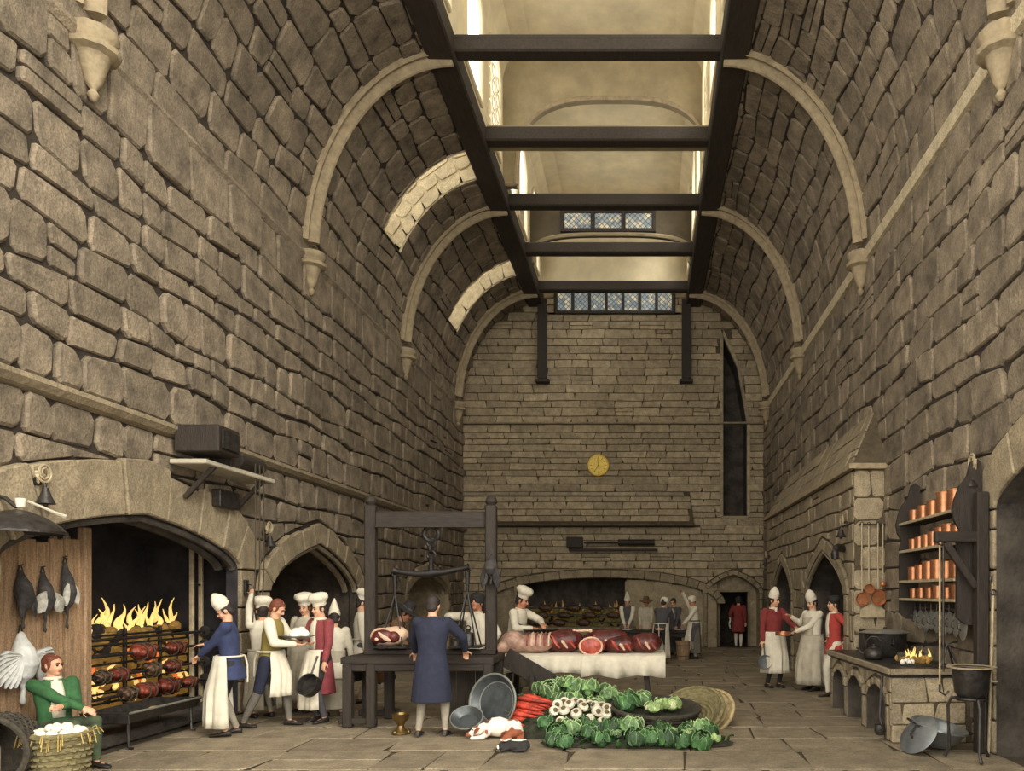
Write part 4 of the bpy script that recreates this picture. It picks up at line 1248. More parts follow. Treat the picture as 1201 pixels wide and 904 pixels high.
bell('call bell on a coiled spring over the plank screen', (XL + .1, 7.42, 2.86), (1, 0, 0))
bell('call bell on a coiled spring on the pier between the fireplaces', (XL + .08, 11.9, 2.72), (1, 0, 0))
bell('call bell on a coiled spring beyond the second fireplace', (XL + .08, 18.0, 2.25), (1, 0, 0))
bell('call bell on a coiled spring on the chimney block near its arch', (CX - .06, 12.72, 2.92), (-1, 0, 0))
bell('call bell on a coiled spring above the crane by the dark archway', (XR - .1, 8.72, 3.2), (-1, 0, 0))
bell('call bell on a coiled spring at the far end of the chimney block', (CX - .06, 20.75, 2.75), (-1, 0, 0))

# ---- great fire
RX = -6.75
rk = thing('spit_rack', 'tall iron spit rack with pale uprights in front of the great fire', 'rack', (RX, 10.2, 0))
for yy in (1.22, 1.45, -1.25, -1.45):
    MB().bar((0, yy, 0), (0, yy, 2.45), .05, .06).build('upright', IRON_P, rk)
ZSP = (1.2, 1.0, .745, .48)
for z in ZSP:
    for yy in (1.22, -1.25): MB().bar((.02, yy, z - .035), (.16, yy, z - .02), .03, .03).build('spit_hook', IRON, rk)
MB().bar((0, -1.45, .2), (0, 1.45, .2), .05, .05).build('foot_rail', IRON, rk)
MB().bar((.0, 1.22, 1.9), (.0, 1.45, 1.9), .03, .03).build('tie_bar', IRON, rk)
rnk = ['top', 'second', 'third', 'lowest']
for i, z in enumerate(ZSP):
    sp = thing('roasting_spit', '%s long iron spit across the great fire' % rnk[i], 'spit', (RX + .1, 10.2, z), 0, 'spits before the great fire')
    MB().tube([(0, -1.42, 0), (0, 1.42, 0), (0, 1.6, 0)], [.02, .02, .012], 8).build('rod', IRON, sp, True)
    MB().lathe([(0, 0), (.075, 0), (.085, .015), (.075, .03), (0, .03)], 14, Matrix.Translation((0, 1.36, 0)) @ Matrix.Rotation(-pi / 2, 4, 'X')).build('pulley', IRON, sp)
def roast(label, loc, r, ln, m, kind=0):
    t = thing('roast', label, 'meat', loc, 0, 'roasts on the spits of the great fire')
    b = MB()
    if kind == 0:    # joint
        b.ball((0, 0, 0), (r, ln / 2, r * .95)); b.ball((r * .2, ln * .2, -r * .2), (r * .75, ln * .3, r * .8)); b.ball((0, -ln * .3, r * .1), (r * .6, ln * .3, r * .6))
    else:            # fowl
        b.ball((0, 0, 0), (r * .85, ln * .42, r * .85)); b.ball((r * .4, ln * .1, 0), (r * .5, ln * .3, r * .5))
        for sg in (-1, 1): limb(b, [(r * .3, -ln * .1, sg * r * .6), (r * .5, -ln * .35, sg * r * .5), (r * .2, -ln * .55, sg * r * .3)], [r * .35, r * .25, r * .1], 7)
    for k_ in range(7): b.ball((r * .7 * cos(k_ * 2.2), (k_ / 6 - .5) * ln * .7, r * .7 * sin(k_ * 2.2)), r * .42)
    voxel(b, 'flesh', m, t, .014, 2)
    g = MB()
    for q in (-.2, .16): g.tube([(r * 1.0 * sqrt(1 - q * q) * cos(a * pi / 6), q * ln, r * .97 * sqrt(1 - q * q) * sin(a * pi / 6)) for a in range(13)], .012, 5, False)
    g.build('string_tie', ROPE, t, True)
for j, (px, zi, r, ln, kd, lb) in enumerate(((168, 1, .15, .42, 0, 'round red joint of beef on the second spit'), (206, 1, .12, .42, 0, 'long dark red joint at the crank end of the second spit'),
        (120, 2, .1, .3, 1, 'small fowl at the far end of the third spit'), (139, 2, .12, .34, 0, 'dark joint of meat on the third spit'), (178, 2, .13, .3, 1, 'plump fowl in the middle of the third spit'), (203, 2, .12, .3, 0, 'red joint at the crank end of the third spit'),
        (150, 3, .12, .32, 1, 'browned fowl on the lowest spit'), (172, 3, .14, .38, 0, 'large red joint on the lowest spit'), (198, 3, .15, .36, 0, 'striped roast tied with string on the lowest spit'), (222, 3, .1, .28, 0, 'small bright red joint at the crank end of the lowest spit'))):
    roast(lb, (RX + .1, 900 * 6.65 / (757 - px), ZSP[zi]), r * .8, ln * .9, ROAST if kd == 0 else ROAST_D, kd)
gr = thing('fire_grate', 'great iron grate heaped with glowing coals in the big fireplace', 'fire', (-7.1, 10.42, 0))
for k in range(9): MB().bar((.06, -1.55, .22 + k * .125), (.06, 1.55, .22 + k * .125), .03, .03).build('grate_bar', IRON, gr)
for k in range(5): MB().bar((.03, -1.5 + k * .75, 0), (.03, -1.5 + k * .75, 1.3), .04, .05).build('grate_post', IRON, gr)
MB().box((-.28, 0, .62), (.42, 3.1, 1.1)).build('fire_core', COAL, gr)
cb = MB(); rr = random.Random(3)
for i in range(420):
    yy = rr.uniform(-1.5, 1.5); z = .18 + rr.random() ** 1.1 * 1.1; r = rr.uniform(.045, .085)
    cb.ball((-.06 + rr.uniform(-.05, .02), yy, z), (r, r * rr.uniform(.8, 1.6), r * rr.uniform(.6, 1)), None, 7, 5)
cb2 = MB()
for i in range(140):
    yy = rr.uniform(-1.5, 1.5); r = rr.uniform(.05, .1)
    cb2.ball((-.28 + rr.uniform(-.2, .2), yy, 1.2 + rr.uniform(-.03, .1)), r, None, 7, 5)
cb.build('glowing_coals', EMBER, gr, True, kind='stuff'); cb2.build('coal_heap', COAL, gr, True, kind='stuff')
for i in range(44):
    yy = -1.4 + i * .064 + rr.uniform(-.06, .06)
    flame((-.2 + rr.uniform(-.12, .1), yy, 1.15 + rr.uniform(-.05, .12)), rr.uniform(.2, .5), rr.uniform(.03, .055), FLAME, i * 1.7, gr)
for i in range(40):
    flame((.03, rr.uniform(-1.4, 1.4), rr.uniform(.25, 1.0)), rr.uniform(.1, .2), rr.uniform(.03, .05), FLAME if i % 3 else FLAME_R, i, gr)
# raised hearth stone
MB().box((-6.95, 9.6, .06), (1.55, 4.4, .14), ch=.02).build('floor_hearth', SOOT_AND_DARK, kind='structure', label='sooted raised hearth stone under the great fire')

dp = thing('dripping_pan', 'long iron dripping pan on legs before the great fire', 'pan', (-6.08, 9.32, 0))
b = MB()
prf = [(-.3, .42), (-.27, .42), (-.2, .33), (.2, .33), (.27, .42), (.3, .42), (.22, .3), (-.22, .3)]
b.loft([[(a, yy, z) for a, z in prf] for yy in (-.68, .68)]); b.build('pan', IRON, dp)
for yy in (-.68, .68): MB().box((0, yy, .365), (.54, .02, .12)).build('pan_end', IRON, dp)
MB().tube([(.29, -.7, .425), (.29, .7, .425)], .014, 6).build('lip', TIN, dp, True)
for sx in (-.2, .2):
    for sy in (-.6, .6): MB().tube([(sx, sy, .31), (sx * 1.05, sy, .02), (sx * 1.3, sy * 1.02, 0.012)], [.02, .016, .02], 6).build('leg', IRON, dp, True)
MB().bar((.2, -.6, .12), (.2, .6, .12), .025, .03).build('stretcher', IRON, dp)
for i, (a, c) in enumerate(((.05, -.3), (.1, -.05), (-.02, .2), (.08, .42))):
    MB().ball((a, c, .35), (.05, .09, .025)).build('dripping_fat', EGG if i % 2 else STRAW, dp, True)

# smoke jack with roller and cords
jk = thing('smoke_jack', 'wooden jack box and roller with cords above the great fire', 'machine', (XL + .1, 10.2, 3.3))
b0 = MB().box((.28, -.35, .42), (.56, .5, .34)).build('box', OAK, jk)
MB().box((.58, -.35, .42), (.02, .4, .24)).build('face_plate', IRON, b0)
MB().box((.25, .1, .3), (.3, .22, .3)).build('gear_box', OAK, jk)
MB().tube([(.3, .15, .3), (.3, .3, .3), (.3, .31, .3), (.3, .95, .3), (.3, .96, .3), (.3, 1.05, .3)], [.04, .04, .1, .1, .05, .05], 14).build('roller', OAK_H, jk, 40)
MB().box((.2, .25, .12), (.46, 1.8, .06)).build('shelf', LINEN_G, jk)
MB().bar((.02, .85, -.3), (.4, .85, .1), .05, .06).build('bracket', OAK, jk); MB().bar((.02, -.4, -.3), (.4, -.4, .1), .05, .06).build('bracket', OAK, jk)
for q, yy in enumerate((.62, .74, .86)):
    MB().tube([(.4, yy, .3), (.4, yy, -1.2), (.36, yy, -2.0)], .009, 5).build('cord', ROPE, jk, True)
MB().box((.05, .5, -.22), (.12, .5, .24)).build('counterweight', IRON, jk)

# fire in the second fireplace
fg = thing('hearth_fire', 'small fire burning in an iron basket inside the second fireplace', 'fire', (-6.62, 15.1, 0))
for k in range(5): MB().bar((.25, -.35 + k * .17, .05), (.25, -.35 + k * .17, .95), .025, .025).build('basket_bar', IRON, fg)
MB().bar((.25, -.4, .95), (.25, .4, .95), .03, .03).build('basket_rail', IRON, fg); MB().bar((.25, -.4, .4), (.25, .4, .4), .03, .03).build('basket_rail', IRON, fg)
MB().box((0, 0, .25), (.5, .8, .5)).build('hearth_block', SOOT_AND_DARK, fg)
cb = MB()
for i in range(60): cb.ball((rr.uniform(-.2, .2), rr.uniform(-.35, .35), .52 + rr.uniform(0, .3)), rr.uniform(.05, .09), None, 7, 5)
cb.build('glowing_coals', EMBER, fg, True, kind='stuff')
for i in range(9): flame((rr.uniform(-.15, .15), -.32 + i * .08, .8), rr.uniform(.3, .6), .05, FLAME, i * 1.3, fg)

# egg basket, dark hamper
def basket(name, label, cat, loc, r0, r1, h, m, ribs=22, rows=8, tilt=None, group=None, sx=1.0):
    t = thing(name, label, cat, loc, 0, group)
    if tilt: t.rotation_euler = tilt
    D = Matrix.Diagonal((sx, 1, 1, 1))
    MB().lathe([(0, .01), (r0, .01), (r0 + (r1 - r0) * .5, h * .5), (r1, h), (r1 - .03, h), (r0 - .03, .04), (0, .04)], 28, D).build('wall', m, t, 40)
    for k in range(rows):
        f = (k + .5) / rows; r = r0 + (r1 - r0) * f
        MB().tube([D @ Vector(((r + .006 + .012 * (-1) ** (i + k)) * cos(2 * pi * i / (2 * ribs)), (r + .006 + .012 * (-1) ** (i + k)) * sin(2 * pi * i / (2 * ribs)), h * f)) for i in range(2 * ribs + 1)], .016, 5, False).build('weave_band', m, t, True)
    if h < .35:
        for k in range(5):
            q_ = r0 * (.2 + .17 * k); MB().tube([D @ Vector((q_ * cos(2 * pi * i / 24), q_ * sin(2 * pi * i / 24), .045 + .01 * (k % 2))) for i in range(25)], .022, 5, False).build('base_ring', m, t, True)
    MB().tube([D @ Vector((r1 * cos(2 * pi * i / 28), r1 * sin(2 * pi * i / 28), h)) for i in range(29)], .028, 7, False).build('rim', m, t, True)
    return t
bk = basket('egg_basket', 'tall wicker basket heaped with white eggs and straw', 'basket', (-5.5, 7.2, 0), .2, .25, .46, WICKER)
MB().lathe([(0, .47), (.12, .45), (.22, .4), (.21, .36), (0, .36)], 20).build('straw_bed', STRAW, bk, True)
st = MB()
for i in range(50):
    a = rr.uniform(0, 2 * pi); r = rr.uniform(.17, .26)
    p0 = Vector((r * cos(a), r * sin(a), .47)); st.tube([p0, p0 + Vector((.06 * cos(a), .06 * sin(a), rr.uniform(-.02, .03))), p0 + Vector((.09 * cos(a), .09 * sin(a), -rr.uniform(.03, .14)))], .004, 4)
st.build('straw_stalks', STRAW, bk, kind='stuff')
for i in range(15):
    if i < 10: a = i * 2 * pi / 10; r = .165; z = .475
    else: a = i * 2 * pi / 5; r = .07; z = .515
    e = MB().ball((0, 0, 0), (.056, .042, .041), None, 12, 8).build('egg', EGG, None, True, label='white egg lying in the straw of the wicker basket', cat='egg', group='eggs in the basket')
    e.location = (-5.5 + r * cos(a), 7.2 + r * sin(a), z); e.rotation_euler = (0, 0, rr.uniform(0, 6))
basket('hamper', 'dark wicker hamper lying on its side by the plank screen', 'basket', (-6.0, 7.22, .36), .28, .32, .5, WICKER_D, tilt=(0, R(90), R(-70)))
# stool under the boy
sl = thing('stool', 'low wooden stool under the boy in green', 'stool', (-6.0, 7.8, 0))
MB().box((0, 0, .29), (.36, .36, .05)).build('seat', OAK, sl)
for sx in (-.13, .13):
    for sy in (-.13, .13): MB().tube([(sx, sy, .27), (sx * 1.15, sy * 1.15, 0)], [.022, .018], 6).build('leg', OAK, sl, True)

# dish and saucepan in hands
ds = thing('serving_dish', 'oval pewter dish of white food held between two cooks', 'dish', (-4.64, 10.22, 1.165))
MB().lathe([(0, 0), (.1, 0), (.2, .035), (.215, .045), (.2, .045), (.1, .015), (0, .015)], 22, Matrix.Diagonal((1.1, .8, 1, 1))).build('plate', PEWTER, ds, True)
b = MB()
for i in range(9): b.ball((rr.uniform(-.12, .12), rr.uniform(-.07, .07), .05 + rr.uniform(0, .05)), rr.uniform(.045, .07))
voxel(b, 'food', EGG, ds, .014, 2)
def saucepan(label, loc, r, h, handle, m, grp=None, rot=None, name='saucepan', inner=None):
    t = thing(name, label, 'pan', loc, 0, grp)
    if rot: t.rotation_euler = rot
    MB().lathe([(0, 0), (r * .92, 0), (r, h * .12), (r, h), (r * 1.04, h), (r * .95, h * .98), (r * .93, .02), (0, .015)], 24).build('bowl', m, t, 40)
    if inner: MB().lathe([(0, .018), (r * .92, .022), (r * .935, h * .9), (r * .91, h * .9), (r * .9, .03), (0, .028)], 24).build('lining', inner, t, 40)
    d = Vector(handle)
    MB().tube([Vector((d.x, d.y, 0)).normalized() * r + Vector((0, 0, h * .8)), Vector((d.x, d.y, 0)).normalized() * r + Vector((0, 0, h * .8)) + d * .5, Vector((d.x, d.y, 0)).normalized() * r + Vector((0, 0, h * .8)) + d], [.014, .012, .016], 7).build('handle', IRON, t, True)
    return t
saucepan('dark iron saucepan hanging from the hand of the maroon cook', (-4.44, 10.22, .52), .15, .12, (0, .26, .0), IRON, rot=(R(62), 0, R(-15)))
saucepan('blue grey pan held low by the cook in the red jacket', (2.2, 14.3, .48), .13, .1, (0, .22, 0), PEWTER, rot=(R(80), 0, R(10)))
saucepan('small copper pan held out by the stout white cook', (2.5, 13.95, 1.0), .14, .07, (.2, .02, .04), COPPER, inner=COPPER)
pl_ = thing('bell_pull', 'small iron bell pull on the pier by the reaching cook', 'handle', (XL + .1, 11.3, 1.86))
MB().box((.02, 0, 0), (.04, .1, .22)).build('plate', IRON, pl_); MB().tube([(.04, 0, .06), (.12, 0, .02), (.12, 0, -.12)], .012, 6).build('lever', IRON, pl_, True)
# ---------------------------------------------------------------- weighing table and scales
MEAT = mat('raw_meat', (136, 52, 46), .45, var=.4, scale=9, rgb2=(184, 104, 92), bump=.2)
MEAT_D = mat('dark_beef', (62, 30, 26), .4, var=.35, scale=6, rgb2=(112, 46, 38), bump=.2)
MEAT_R = mat('red_beef', (186, 50, 40), .4, var=.3, scale=12, rgb2=(214, 104, 84), bump=.15)
FAT = mat('fat', (214, 180, 150), .5, var=.12, scale=8)
PORK = mat('pale_carcass', (176, 122, 104), .5, var=.25, scale=7, rgb2=(208, 172, 150))
LEAF = mat('cabbage_leaf', (44, 88, 46), .6, var=.4, scale=9, rand=.5, rgb2=(132, 172, 104), bump=.3)
LEAF_D = mat('dark_leaf', (34, 66, 36), .6, var=.35, scale=9, rand=.5, rgb2=(70, 112, 60), bump=.3)
LEAF_P = mat('pale_leaf', (158, 182, 112), .6, var=.25, scale=6, rand=.2)
CARROT = mat('carrot', (172, 58, 38), .6, var=.3, scale=10, rand=.35, bump=.15)
TURNIP = mat('turnip', (214, 204, 178), .55, var=.14, scale=9, rand=.08)
TOP_D = mat('turnip_crown', (92, 82, 58), .7, var=.2)
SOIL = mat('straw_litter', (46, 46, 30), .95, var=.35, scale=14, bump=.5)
IVORY = mat('cauliflower', (214, 204, 168), .7, var=.12, scale=20, bump=.4)
PEWTER_D = mat('pewter_dark', (84, 88, 88), .4, .5, var=.2, scale=6)
EDGE = mat('leaf_edge', (176, 200, 140), .6, var=.15, scale=8)
rr = random.Random(17)

TX0, TX1, TY0, TY1, TZ = -4.02, -2.0, 10.1, 10.95, .93
tb = thing('weighing_table', 'heavy dark oak table under the scales', 'table', ((TX0 + TX1) / 2, (TY0 + TY1) / 2, 0))
hw, hd = (TX1 - TX0) / 2, (TY1 - TY0) / 2
for k in range(3): MB().box((0, -hd + (k + .5) * 2 * hd / 3, TZ - .045), (2 * hw, 2 * hd / 3 - .008, .09)).build('top_plank', OAK_H, tb)
for sx in (-1, 1):
    for sy in (-1, 1): MB().box((sx * (hw - .08), sy * (hd - .07), .42), (.12, .12, .84)).build('leg', OAK, tb)
for sy in (-1, 1): MB().box((-.62, sy * (hd - .07), .42), (.12, .12, .84)).build('leg', OAK, tb); MB().box((0, sy * (hd - .06), .79), (2 * hw - .1, .06, .1)).build('rail', OAK_H, tb)
MB().box((-.8, -hd + .07, .08), (.5, .08, .08)).build('stretcher', OAK_H, tb); MB().box((-.8, hd - .07, .08), (.5, .08, .08)).build('stretcher', OAK_H, tb)
MB().box((-hw - .02, .1, .72), (.1, .5, .34)).build('drawer_box', OAK, tb)
for k in range(5): MB().box((.35 + k * .13, .0, .42), (.12, .03, .72)).build('panel', OAK, tb)

gl = thing('gallows_frame', 'tall dark wooden frame standing on the weighing table', 'frame', (-2.96, 10.6, TZ))
GX = .83
for sx in (-GX, GX):
    MB().box((sx, 0, 1.03), (.15, .15, 2.06), ch=.02).build('post', OAK, gl)
    MB().lathe([(0, 0), (.06, 0), (.085, .04), (.07, .1), (.03, .13), (0, .135)], 12, Matrix.Translation((sx, 0, 2.06))).build('finial', OAK, gl, 40)
MB().box((0, 0, 1.86), (2 * GX - .14, .13, .22), ch=.02).build('beam', OAK_H, gl)
MB().box((0, -.075, 1.76), (2 * GX - .16, .02, .03)).build('moulding', OAK_H, gl)
MB().box((0, 0, .035), (2 * GX + .15, .2, .07)).build('sill', OAK_H, gl)

sc_ = thing('balance_scale', 'iron balance scale hanging from the gallows frame', 'scale', (-2.96, 10.6, 0))
def ring(mb, c, r, t, ax='Y'):
    c = Vector(c)
    pts = []
    for i in range(17):
        a = 2 * pi * i / 16
        v = Vector((r * cos(a), 0, r * sin(a))) if ax == 'Y' else Vector((0, r * cos(a), r * sin(a)))
        pts.append(c + v)
    return mb.tube(pts, t, 6, False)
ring(MB(), (0, 0, 2.59), .1, .03).build('hook_ring', IRON_D, sc_, True)
for k in range(3): ring(MB(), (0, 0, 2.47 - k * .085),   .055, .02, 'YX'[k % 2]).build('chain_link', IRON_D, sc_, True)
MB().lathe([(0, 0), (.03, 0), (.045, .08), (.03, .2), (.05, .26), (.02, .3), (0, .3)], 10, Matrix.Translation((0, 0, 2.0))).build('shears', IRON_D, sc_, True)
MB().tube([(-.52, 0, 2.09), (-.45, 0, 2.07), (-.2, 0, 2.04), (0, 0, 2.05), (.2, 0, 2.07), (.45, 0, 2.12), (.52, 0, 2.14)], [.05, .036, .044, .06, .044, .036, .05], 8).build('arm', IRON_D, sc_, True)
for sg, zt in ((-1, 2.08), (1, 2.13)):
    x0 = sg * .5; zp = TZ + .12
    ring(MB(), (x0, 0, zt - .03), .04, .012).build('end_ring', IRON_D, sc_, True)
    MB().tube([(x0, 0, zt - .06), (x0, 0, zt - .34)], [.04, .02], 8).build('pendant', IRON_D, sc_, True)
    for k in range(4):
        a = pi / 4 + k * pi / 2
        MB().tube([(x0, 0, zt - .32), (x0 + .22 * cos(a), .22 * sin(a), zp)], .011, 5).build('chain', IRON_D, sc_, True)
    MB().box((x0, 0, zp - .01), (.44, .44, .025)).build('pan', IRON_D, sc_)
ml = thing('meat_joint', 'large joint of raw red meat on the scale pan', 'meat', (-3.52, 10.56, TZ + .125)); ml.scale = (.9, .9, .95)
b = MB(); b.ball((0, 0, .13), (.26, .2, .14)); b.ball((.1, .02, .16), (.18, .18, .12)); b.ball((-.13, -.04, .13), (.15, .16, .13))
voxel(b, 'fat_layer', FAT, ml, .015, 2)
b = MB(); b.ball((-.06, -.14, .14), (.17, .08, .1)); b.ball((.1, -.13, .13), (.1, .08, .085)); b.ball((-.16, -.11, .1), (.09, .08, .08)); voxel(b, 'lean_face', MEAT_D, ml, .013, 2)
b = MB(); b.tube([(-.1, -.205, .2), (-.04, -.222, .15), (.02, -.222, .11), (.08, -.2, .08)], [.012, .03, .034, .012], 7); b.ball((-.13, -.205, .1), (.03, .02, .025)); b.build('marbling', FAT, ml, True)
for lb, dx, r, h in (('tall iron weight on the far scale pan', .02, .085, .22), ('squat iron weight beside the tall one on the scale pan', -.13, .06, .1)):
    w = thing('scale_weight', lb, 'weight', (-2.46 + dx, 10.55 + dx * .8, TZ + .125))
    MB().lathe([(0, 0), (r, 0), (r, h * .7), (r * .8, h * .8), (r * .35, h * .84), (r * .35, h * .9), (r * .5, h), (0, h)], 14).build('block', IRON, w, 40)
    ring(MB(), (0, 0, h + .02), .03, .01).build('ring_handle', IRON, w, True)
# dark bird on the frame post
t = bird('dark bird hung from the post of the gallows frame', 300, 600, 690, FEATHER_D, FEATHER_D, xw=-2.1, spread=.25, sc=1.0)
t.location = (-2.1, 10.46, 1.9); t.rotation_euler = (0, 0, -pi / 2)
bx_ = thing('mortar', 'small brass mortar on a foot standing under the weighing table', 'mortar', (-3.1, 9.72, 0))
MB().lathe([(0, 0), (.11, 0), (.11, .02), (.06, .05), (.04, .1), (.06, .14), (.1, .18), (.11, .24), (.12, .25), (.1, .25), (.08, .2), (0, .17)], 18).build('cup', BRASS, bx_, 40)
for k in range(3): MB().ball((.1 * cos(k * 2.1), .1 * sin(k * 2.1), .02), .03).build('foot', BRASS, bx_, True)

# leaning plank, plates and tray
lp = thing('sloping_plank', 'dark plank sloping down from the weighing table to the floor', 'plank', (0, 0, 0))
MB().bar((-2.02, 11.05, .86), (-.62, 11.12, .04), .28, .05, up=(0, 1, 0)).build('board', OAK, lp)
MB().bar((-1.62, 10.98, 0), (-1.62, 10.98, .6), .07, .07).build('prop', OAK, lp)
tr_ = thing('round_tray', 'big round grey metal tray leaning beside the carrots', 'tray', (-1.93, 9.8, .02))
tr_.rotation_euler = (R(78), 0, R(-25))
MB().lathe([(0, .0), (.27, .0), (.33, .05), (.355, .06), (.35, .075), (.32, .06), (.26, .015), (0, .015)], 30, Matrix.Translation((0, .36, 0)) @ Matrix.Diagonal((1, 1, 1.8, 1))).build('tray', PEWTER_D, tr_, 40)
MB().tube([(.352 * cos(2 * pi * i / 32), .36 + .352 * sin(2 * pi * i / 32), .125) for i in range(33)], .014, 6, False).build('rim', TIN, tr_, True)
MB().tube([(.26 * cos(2 * pi * i / 32), .36 + .26 * sin(2 * pi * i / 32), .03) for i in range(33)], .008, 6, False).build('inner_ring', TIN, tr_, True)
dh = thing('oval_dish', 'oval metal dish tipped on its edge on the floor', 'dish', (-2.3, 9.5, .0))
dh.rotation_euler = (R(38), R(12), R(-30))
MB().lathe([(0, .01), (.14, .01), (.2, .05), (.23, .06), (.22, .075), (.19, .065), (.13, .028), (0, .028)], 26, Matrix.Translation((0, .2, .04)) @ Matrix.Diagonal((1.0, .8, 1.5, 1))).build('dish', PEWTER_D, dh, 40)
MB().tube([(.225 * cos(2 * pi * i / 28), .2 + .18 * sin(2 * pi * i / 28), .145) for i in range(29)], .01, 6, False).build('rim', TIN, dh, True)

# ---------------------------------------------------------------- table of meat
MX0, MX1, MY0, MY1, MZ = -2.28, .24, 11.5, 12.35, .84
mt = thing('meat_table', 'trestle table under white cloths heaped with meat', 'table', ((MX0 + MX1) / 2, (MY0 + MY1) / 2, 0))
mw, md_ = (MX1 - MX0) / 2, (MY1 - MY0) / 2
for k in range(3): MB().box((0, -md_ + (k + .5) * 2 * md_ / 3, MZ - .04), (2 * mw - .04, 2 * md_ / 3 - .01, .06)).build('top_plank', OAK_H, mt)
for sx in (-1, 1):
    for sy in (-1, 1): MB().bar((sx * (mw - .25), sy * (md_ - .1), MZ - .07), (sx * (mw - .18), sy * (md_ - .02), 0), .08, .08).build('leg', OAK, mt)
    MB().bar((sx * (mw - .22), -md_ + .1, .3), (sx * (mw - .22), md_ - .1, .3), .06, .06).build('stretcher', OAK, mt)
def tcloth(label, x0, x1, hem, ph):
    t = thing('tablecloth', label, 'cloth', (0, 0, 0), 0, 'white cloths on the meat table')
    n = 40; rows = []
    ys = [(MY1 + .02, MZ - .2), (MY1 + .02, MZ - .02), (MY1 - .02, MZ), (MY1 - .3, MZ), (MY0 + .2, MZ), (MY0 + .02, MZ), (MY0 - .03, MZ - .02), (MY0 - .04, MZ - .08), (MY0 - .05, MZ - .16), (MY0 - .06, MZ - hem)]
    for j, (yy, zz) in enumerate(ys):
        row = []
        for i in range(n + 1):
            u = x0 + (x1 - x0) * i / n; dr = max(0, MZ - zz - .03)
            row.append((u, yy - (.05 * sin(u * 14 + ph) + .025 * sin(u * 31 + ph)) * dr * 4 * (1 if yy < MY0 else 0) - (.03 * dr if yy < MY0 else 0), zz + .008 + (.02 * sin(u * 9 + ph) if j == len(ys) - 1 else 0)))
        rows.append(row)
    solid(MB().sheet(rows).build('drape', LINEN, t, True), .008, 1)
tcloth('white cloth on the carcass end of the meat table', MX0 - .04, -.93, .27, 0)
tcloth('white cloth with deeper folds on the beef end of the meat table', -.96, MX1 + .06, .32, 2)

# meats
ca = thing('carcass', 'pale split carcass with ribs and a hanging leg on the meat table', 'meat', (-1.95, 11.8, MZ + .02))
b = MB(); b.ball((-.08, -.05, .17), (.2, .2, .17)); b.ball((.25, 0, .15), (.3, .2, .15)); limb(b, [(-.18, -.12, .12), (-.28, -.26, .06), (-.3, -.36, -.02)], [.1, .06, .035], 10)
voxel(b, 'flesh', PORK, ca, .015, 2)
for k in range(6): MB().tube([(.16 + k * .065, .18 * cos(a) * -1.08, .15 + .155 * sin(a)) for a in [pi * j / 10 - .2 for j in range(10)]], [.016] * 10, 6).build('rib', FAT if k % 2 else MEAT, ca, True)
b = MB(); b.ball((-.07, -.21, .19), (.1, .04, .09)); b.build('lean_face', PORK, ca, True)
MB().tube([(-.29, -.34, .0), (-.22, -.4, -.06), (-.12, -.44, -.1)], [.03, .022, .03], 8).build('trotter', MEAT_D, ca, True)
def beef(label, loc, dims, m, face=None, fm=MEAT_R, rz=0, streak=True):
    t = thing('beef_joint', label, 'meat', loc, rz, 'joints of beef on the meat table')
    dx, dy, dz = dims; b = MB()
    b.ball((0, 0, dz * .5), (dx, dy, dz * .52)); b.ball((dx * .35, 0, dz * .55), (dx * .6, dy * .9, dz * .5)); b.ball((-dx * .45, .02, dz * .42), (dx * .5, dy * .8, dz * .42)); b.ball((0, dy * .2, dz * .75), (dx * .5, dy * .5, dz * .3))
    voxel(b, 'flesh', m, t, .016, 2)
    if face:
        fx, fz, fr = face
        MB().ball((fx, -dy * .86, fz), (fr * 1.3, .06, fr), None, 16, 8).build('cut_face', fm, t, True)
        MB().tube([(fx + fr * 1.3 * cos(a), -dy * .86 - .02, fz + fr * sin(a)) for a in [2 * pi * j / 20 for j in range(21)]], .016, 6, False).build('fat_rim', FAT, t, True)
    elif streak:
        for k in range(3): MB().tube([(-dx * .5 + k * dx * .35, -dy * .7, dz * .8 - k * .02), (-dx * .3 + k * dx * .35, -dy * .93, dz * .5), (-dx * .1 + k * dx * .35, -dy * .86, dz * .22)], [.012, .03, .012], 6).build('lean_streak', fm if k != 1 else FAT, t, True)
beef('dark rounded side of beef next to the pale carcass', (-1.28, 11.95, MZ + .015), (.34, .22, .34), MEAT_D)
beef('beef joint with a bright red round cut face', (-.82, 11.72, MZ + .015), (.22, .18, .22), MEAT_R, (.0, .12, .13))
beef('long dark beef joint behind the bright red cut', (-.62, 12.1, MZ + .015), (.4, .2, .34), MEAT_D)
beef('dark beef joint with red streaks near the middle of the table', (-.38, 11.8, MZ + .015), (.26, .17, .25), MEAT_D, None, MEAT_R)
beef('red streaked beef joint at the far end of the meat table', (.0, 11.85, MZ + .015), (.26, .2, .3), MEAT_D, None, MEAT)
bo = thing('marrow_bone', 'pale marrow bone lying on top of the beef', 'bone', (-.98, 11.92, MZ + .345))
b = MB(); limb(b, [(-.12, 0, 0), (.12, 0, .01)], [.022, .022], 8)
for sx in (-.13, .13):
    for sy in (-.02, .02): b.ball((sx, sy, .005), .03)
voxel(b, 'shaft', FAT, bo, .01, 1)
ty = thing('serving_tray', 'dark oval tray held over the meat by the cook in the puffed cap', 'tray', (-1.72, 12.55, 1.13))
MB().lathe([(0, 0), (.2, 0), (.26, .04), (.275, .05), (.26, .055), (.19, .018), (0, .018)], 24, Matrix.Diagonal((1.2, .7, 1, 1))).build('tray', IRON, ty, 40)
MB().tube([(-.18, 0, .05), (-.3, .0, .12), (-.42, 0, .15)], [.014, .014, .02], 6).build('handle', IRON, ty, True)

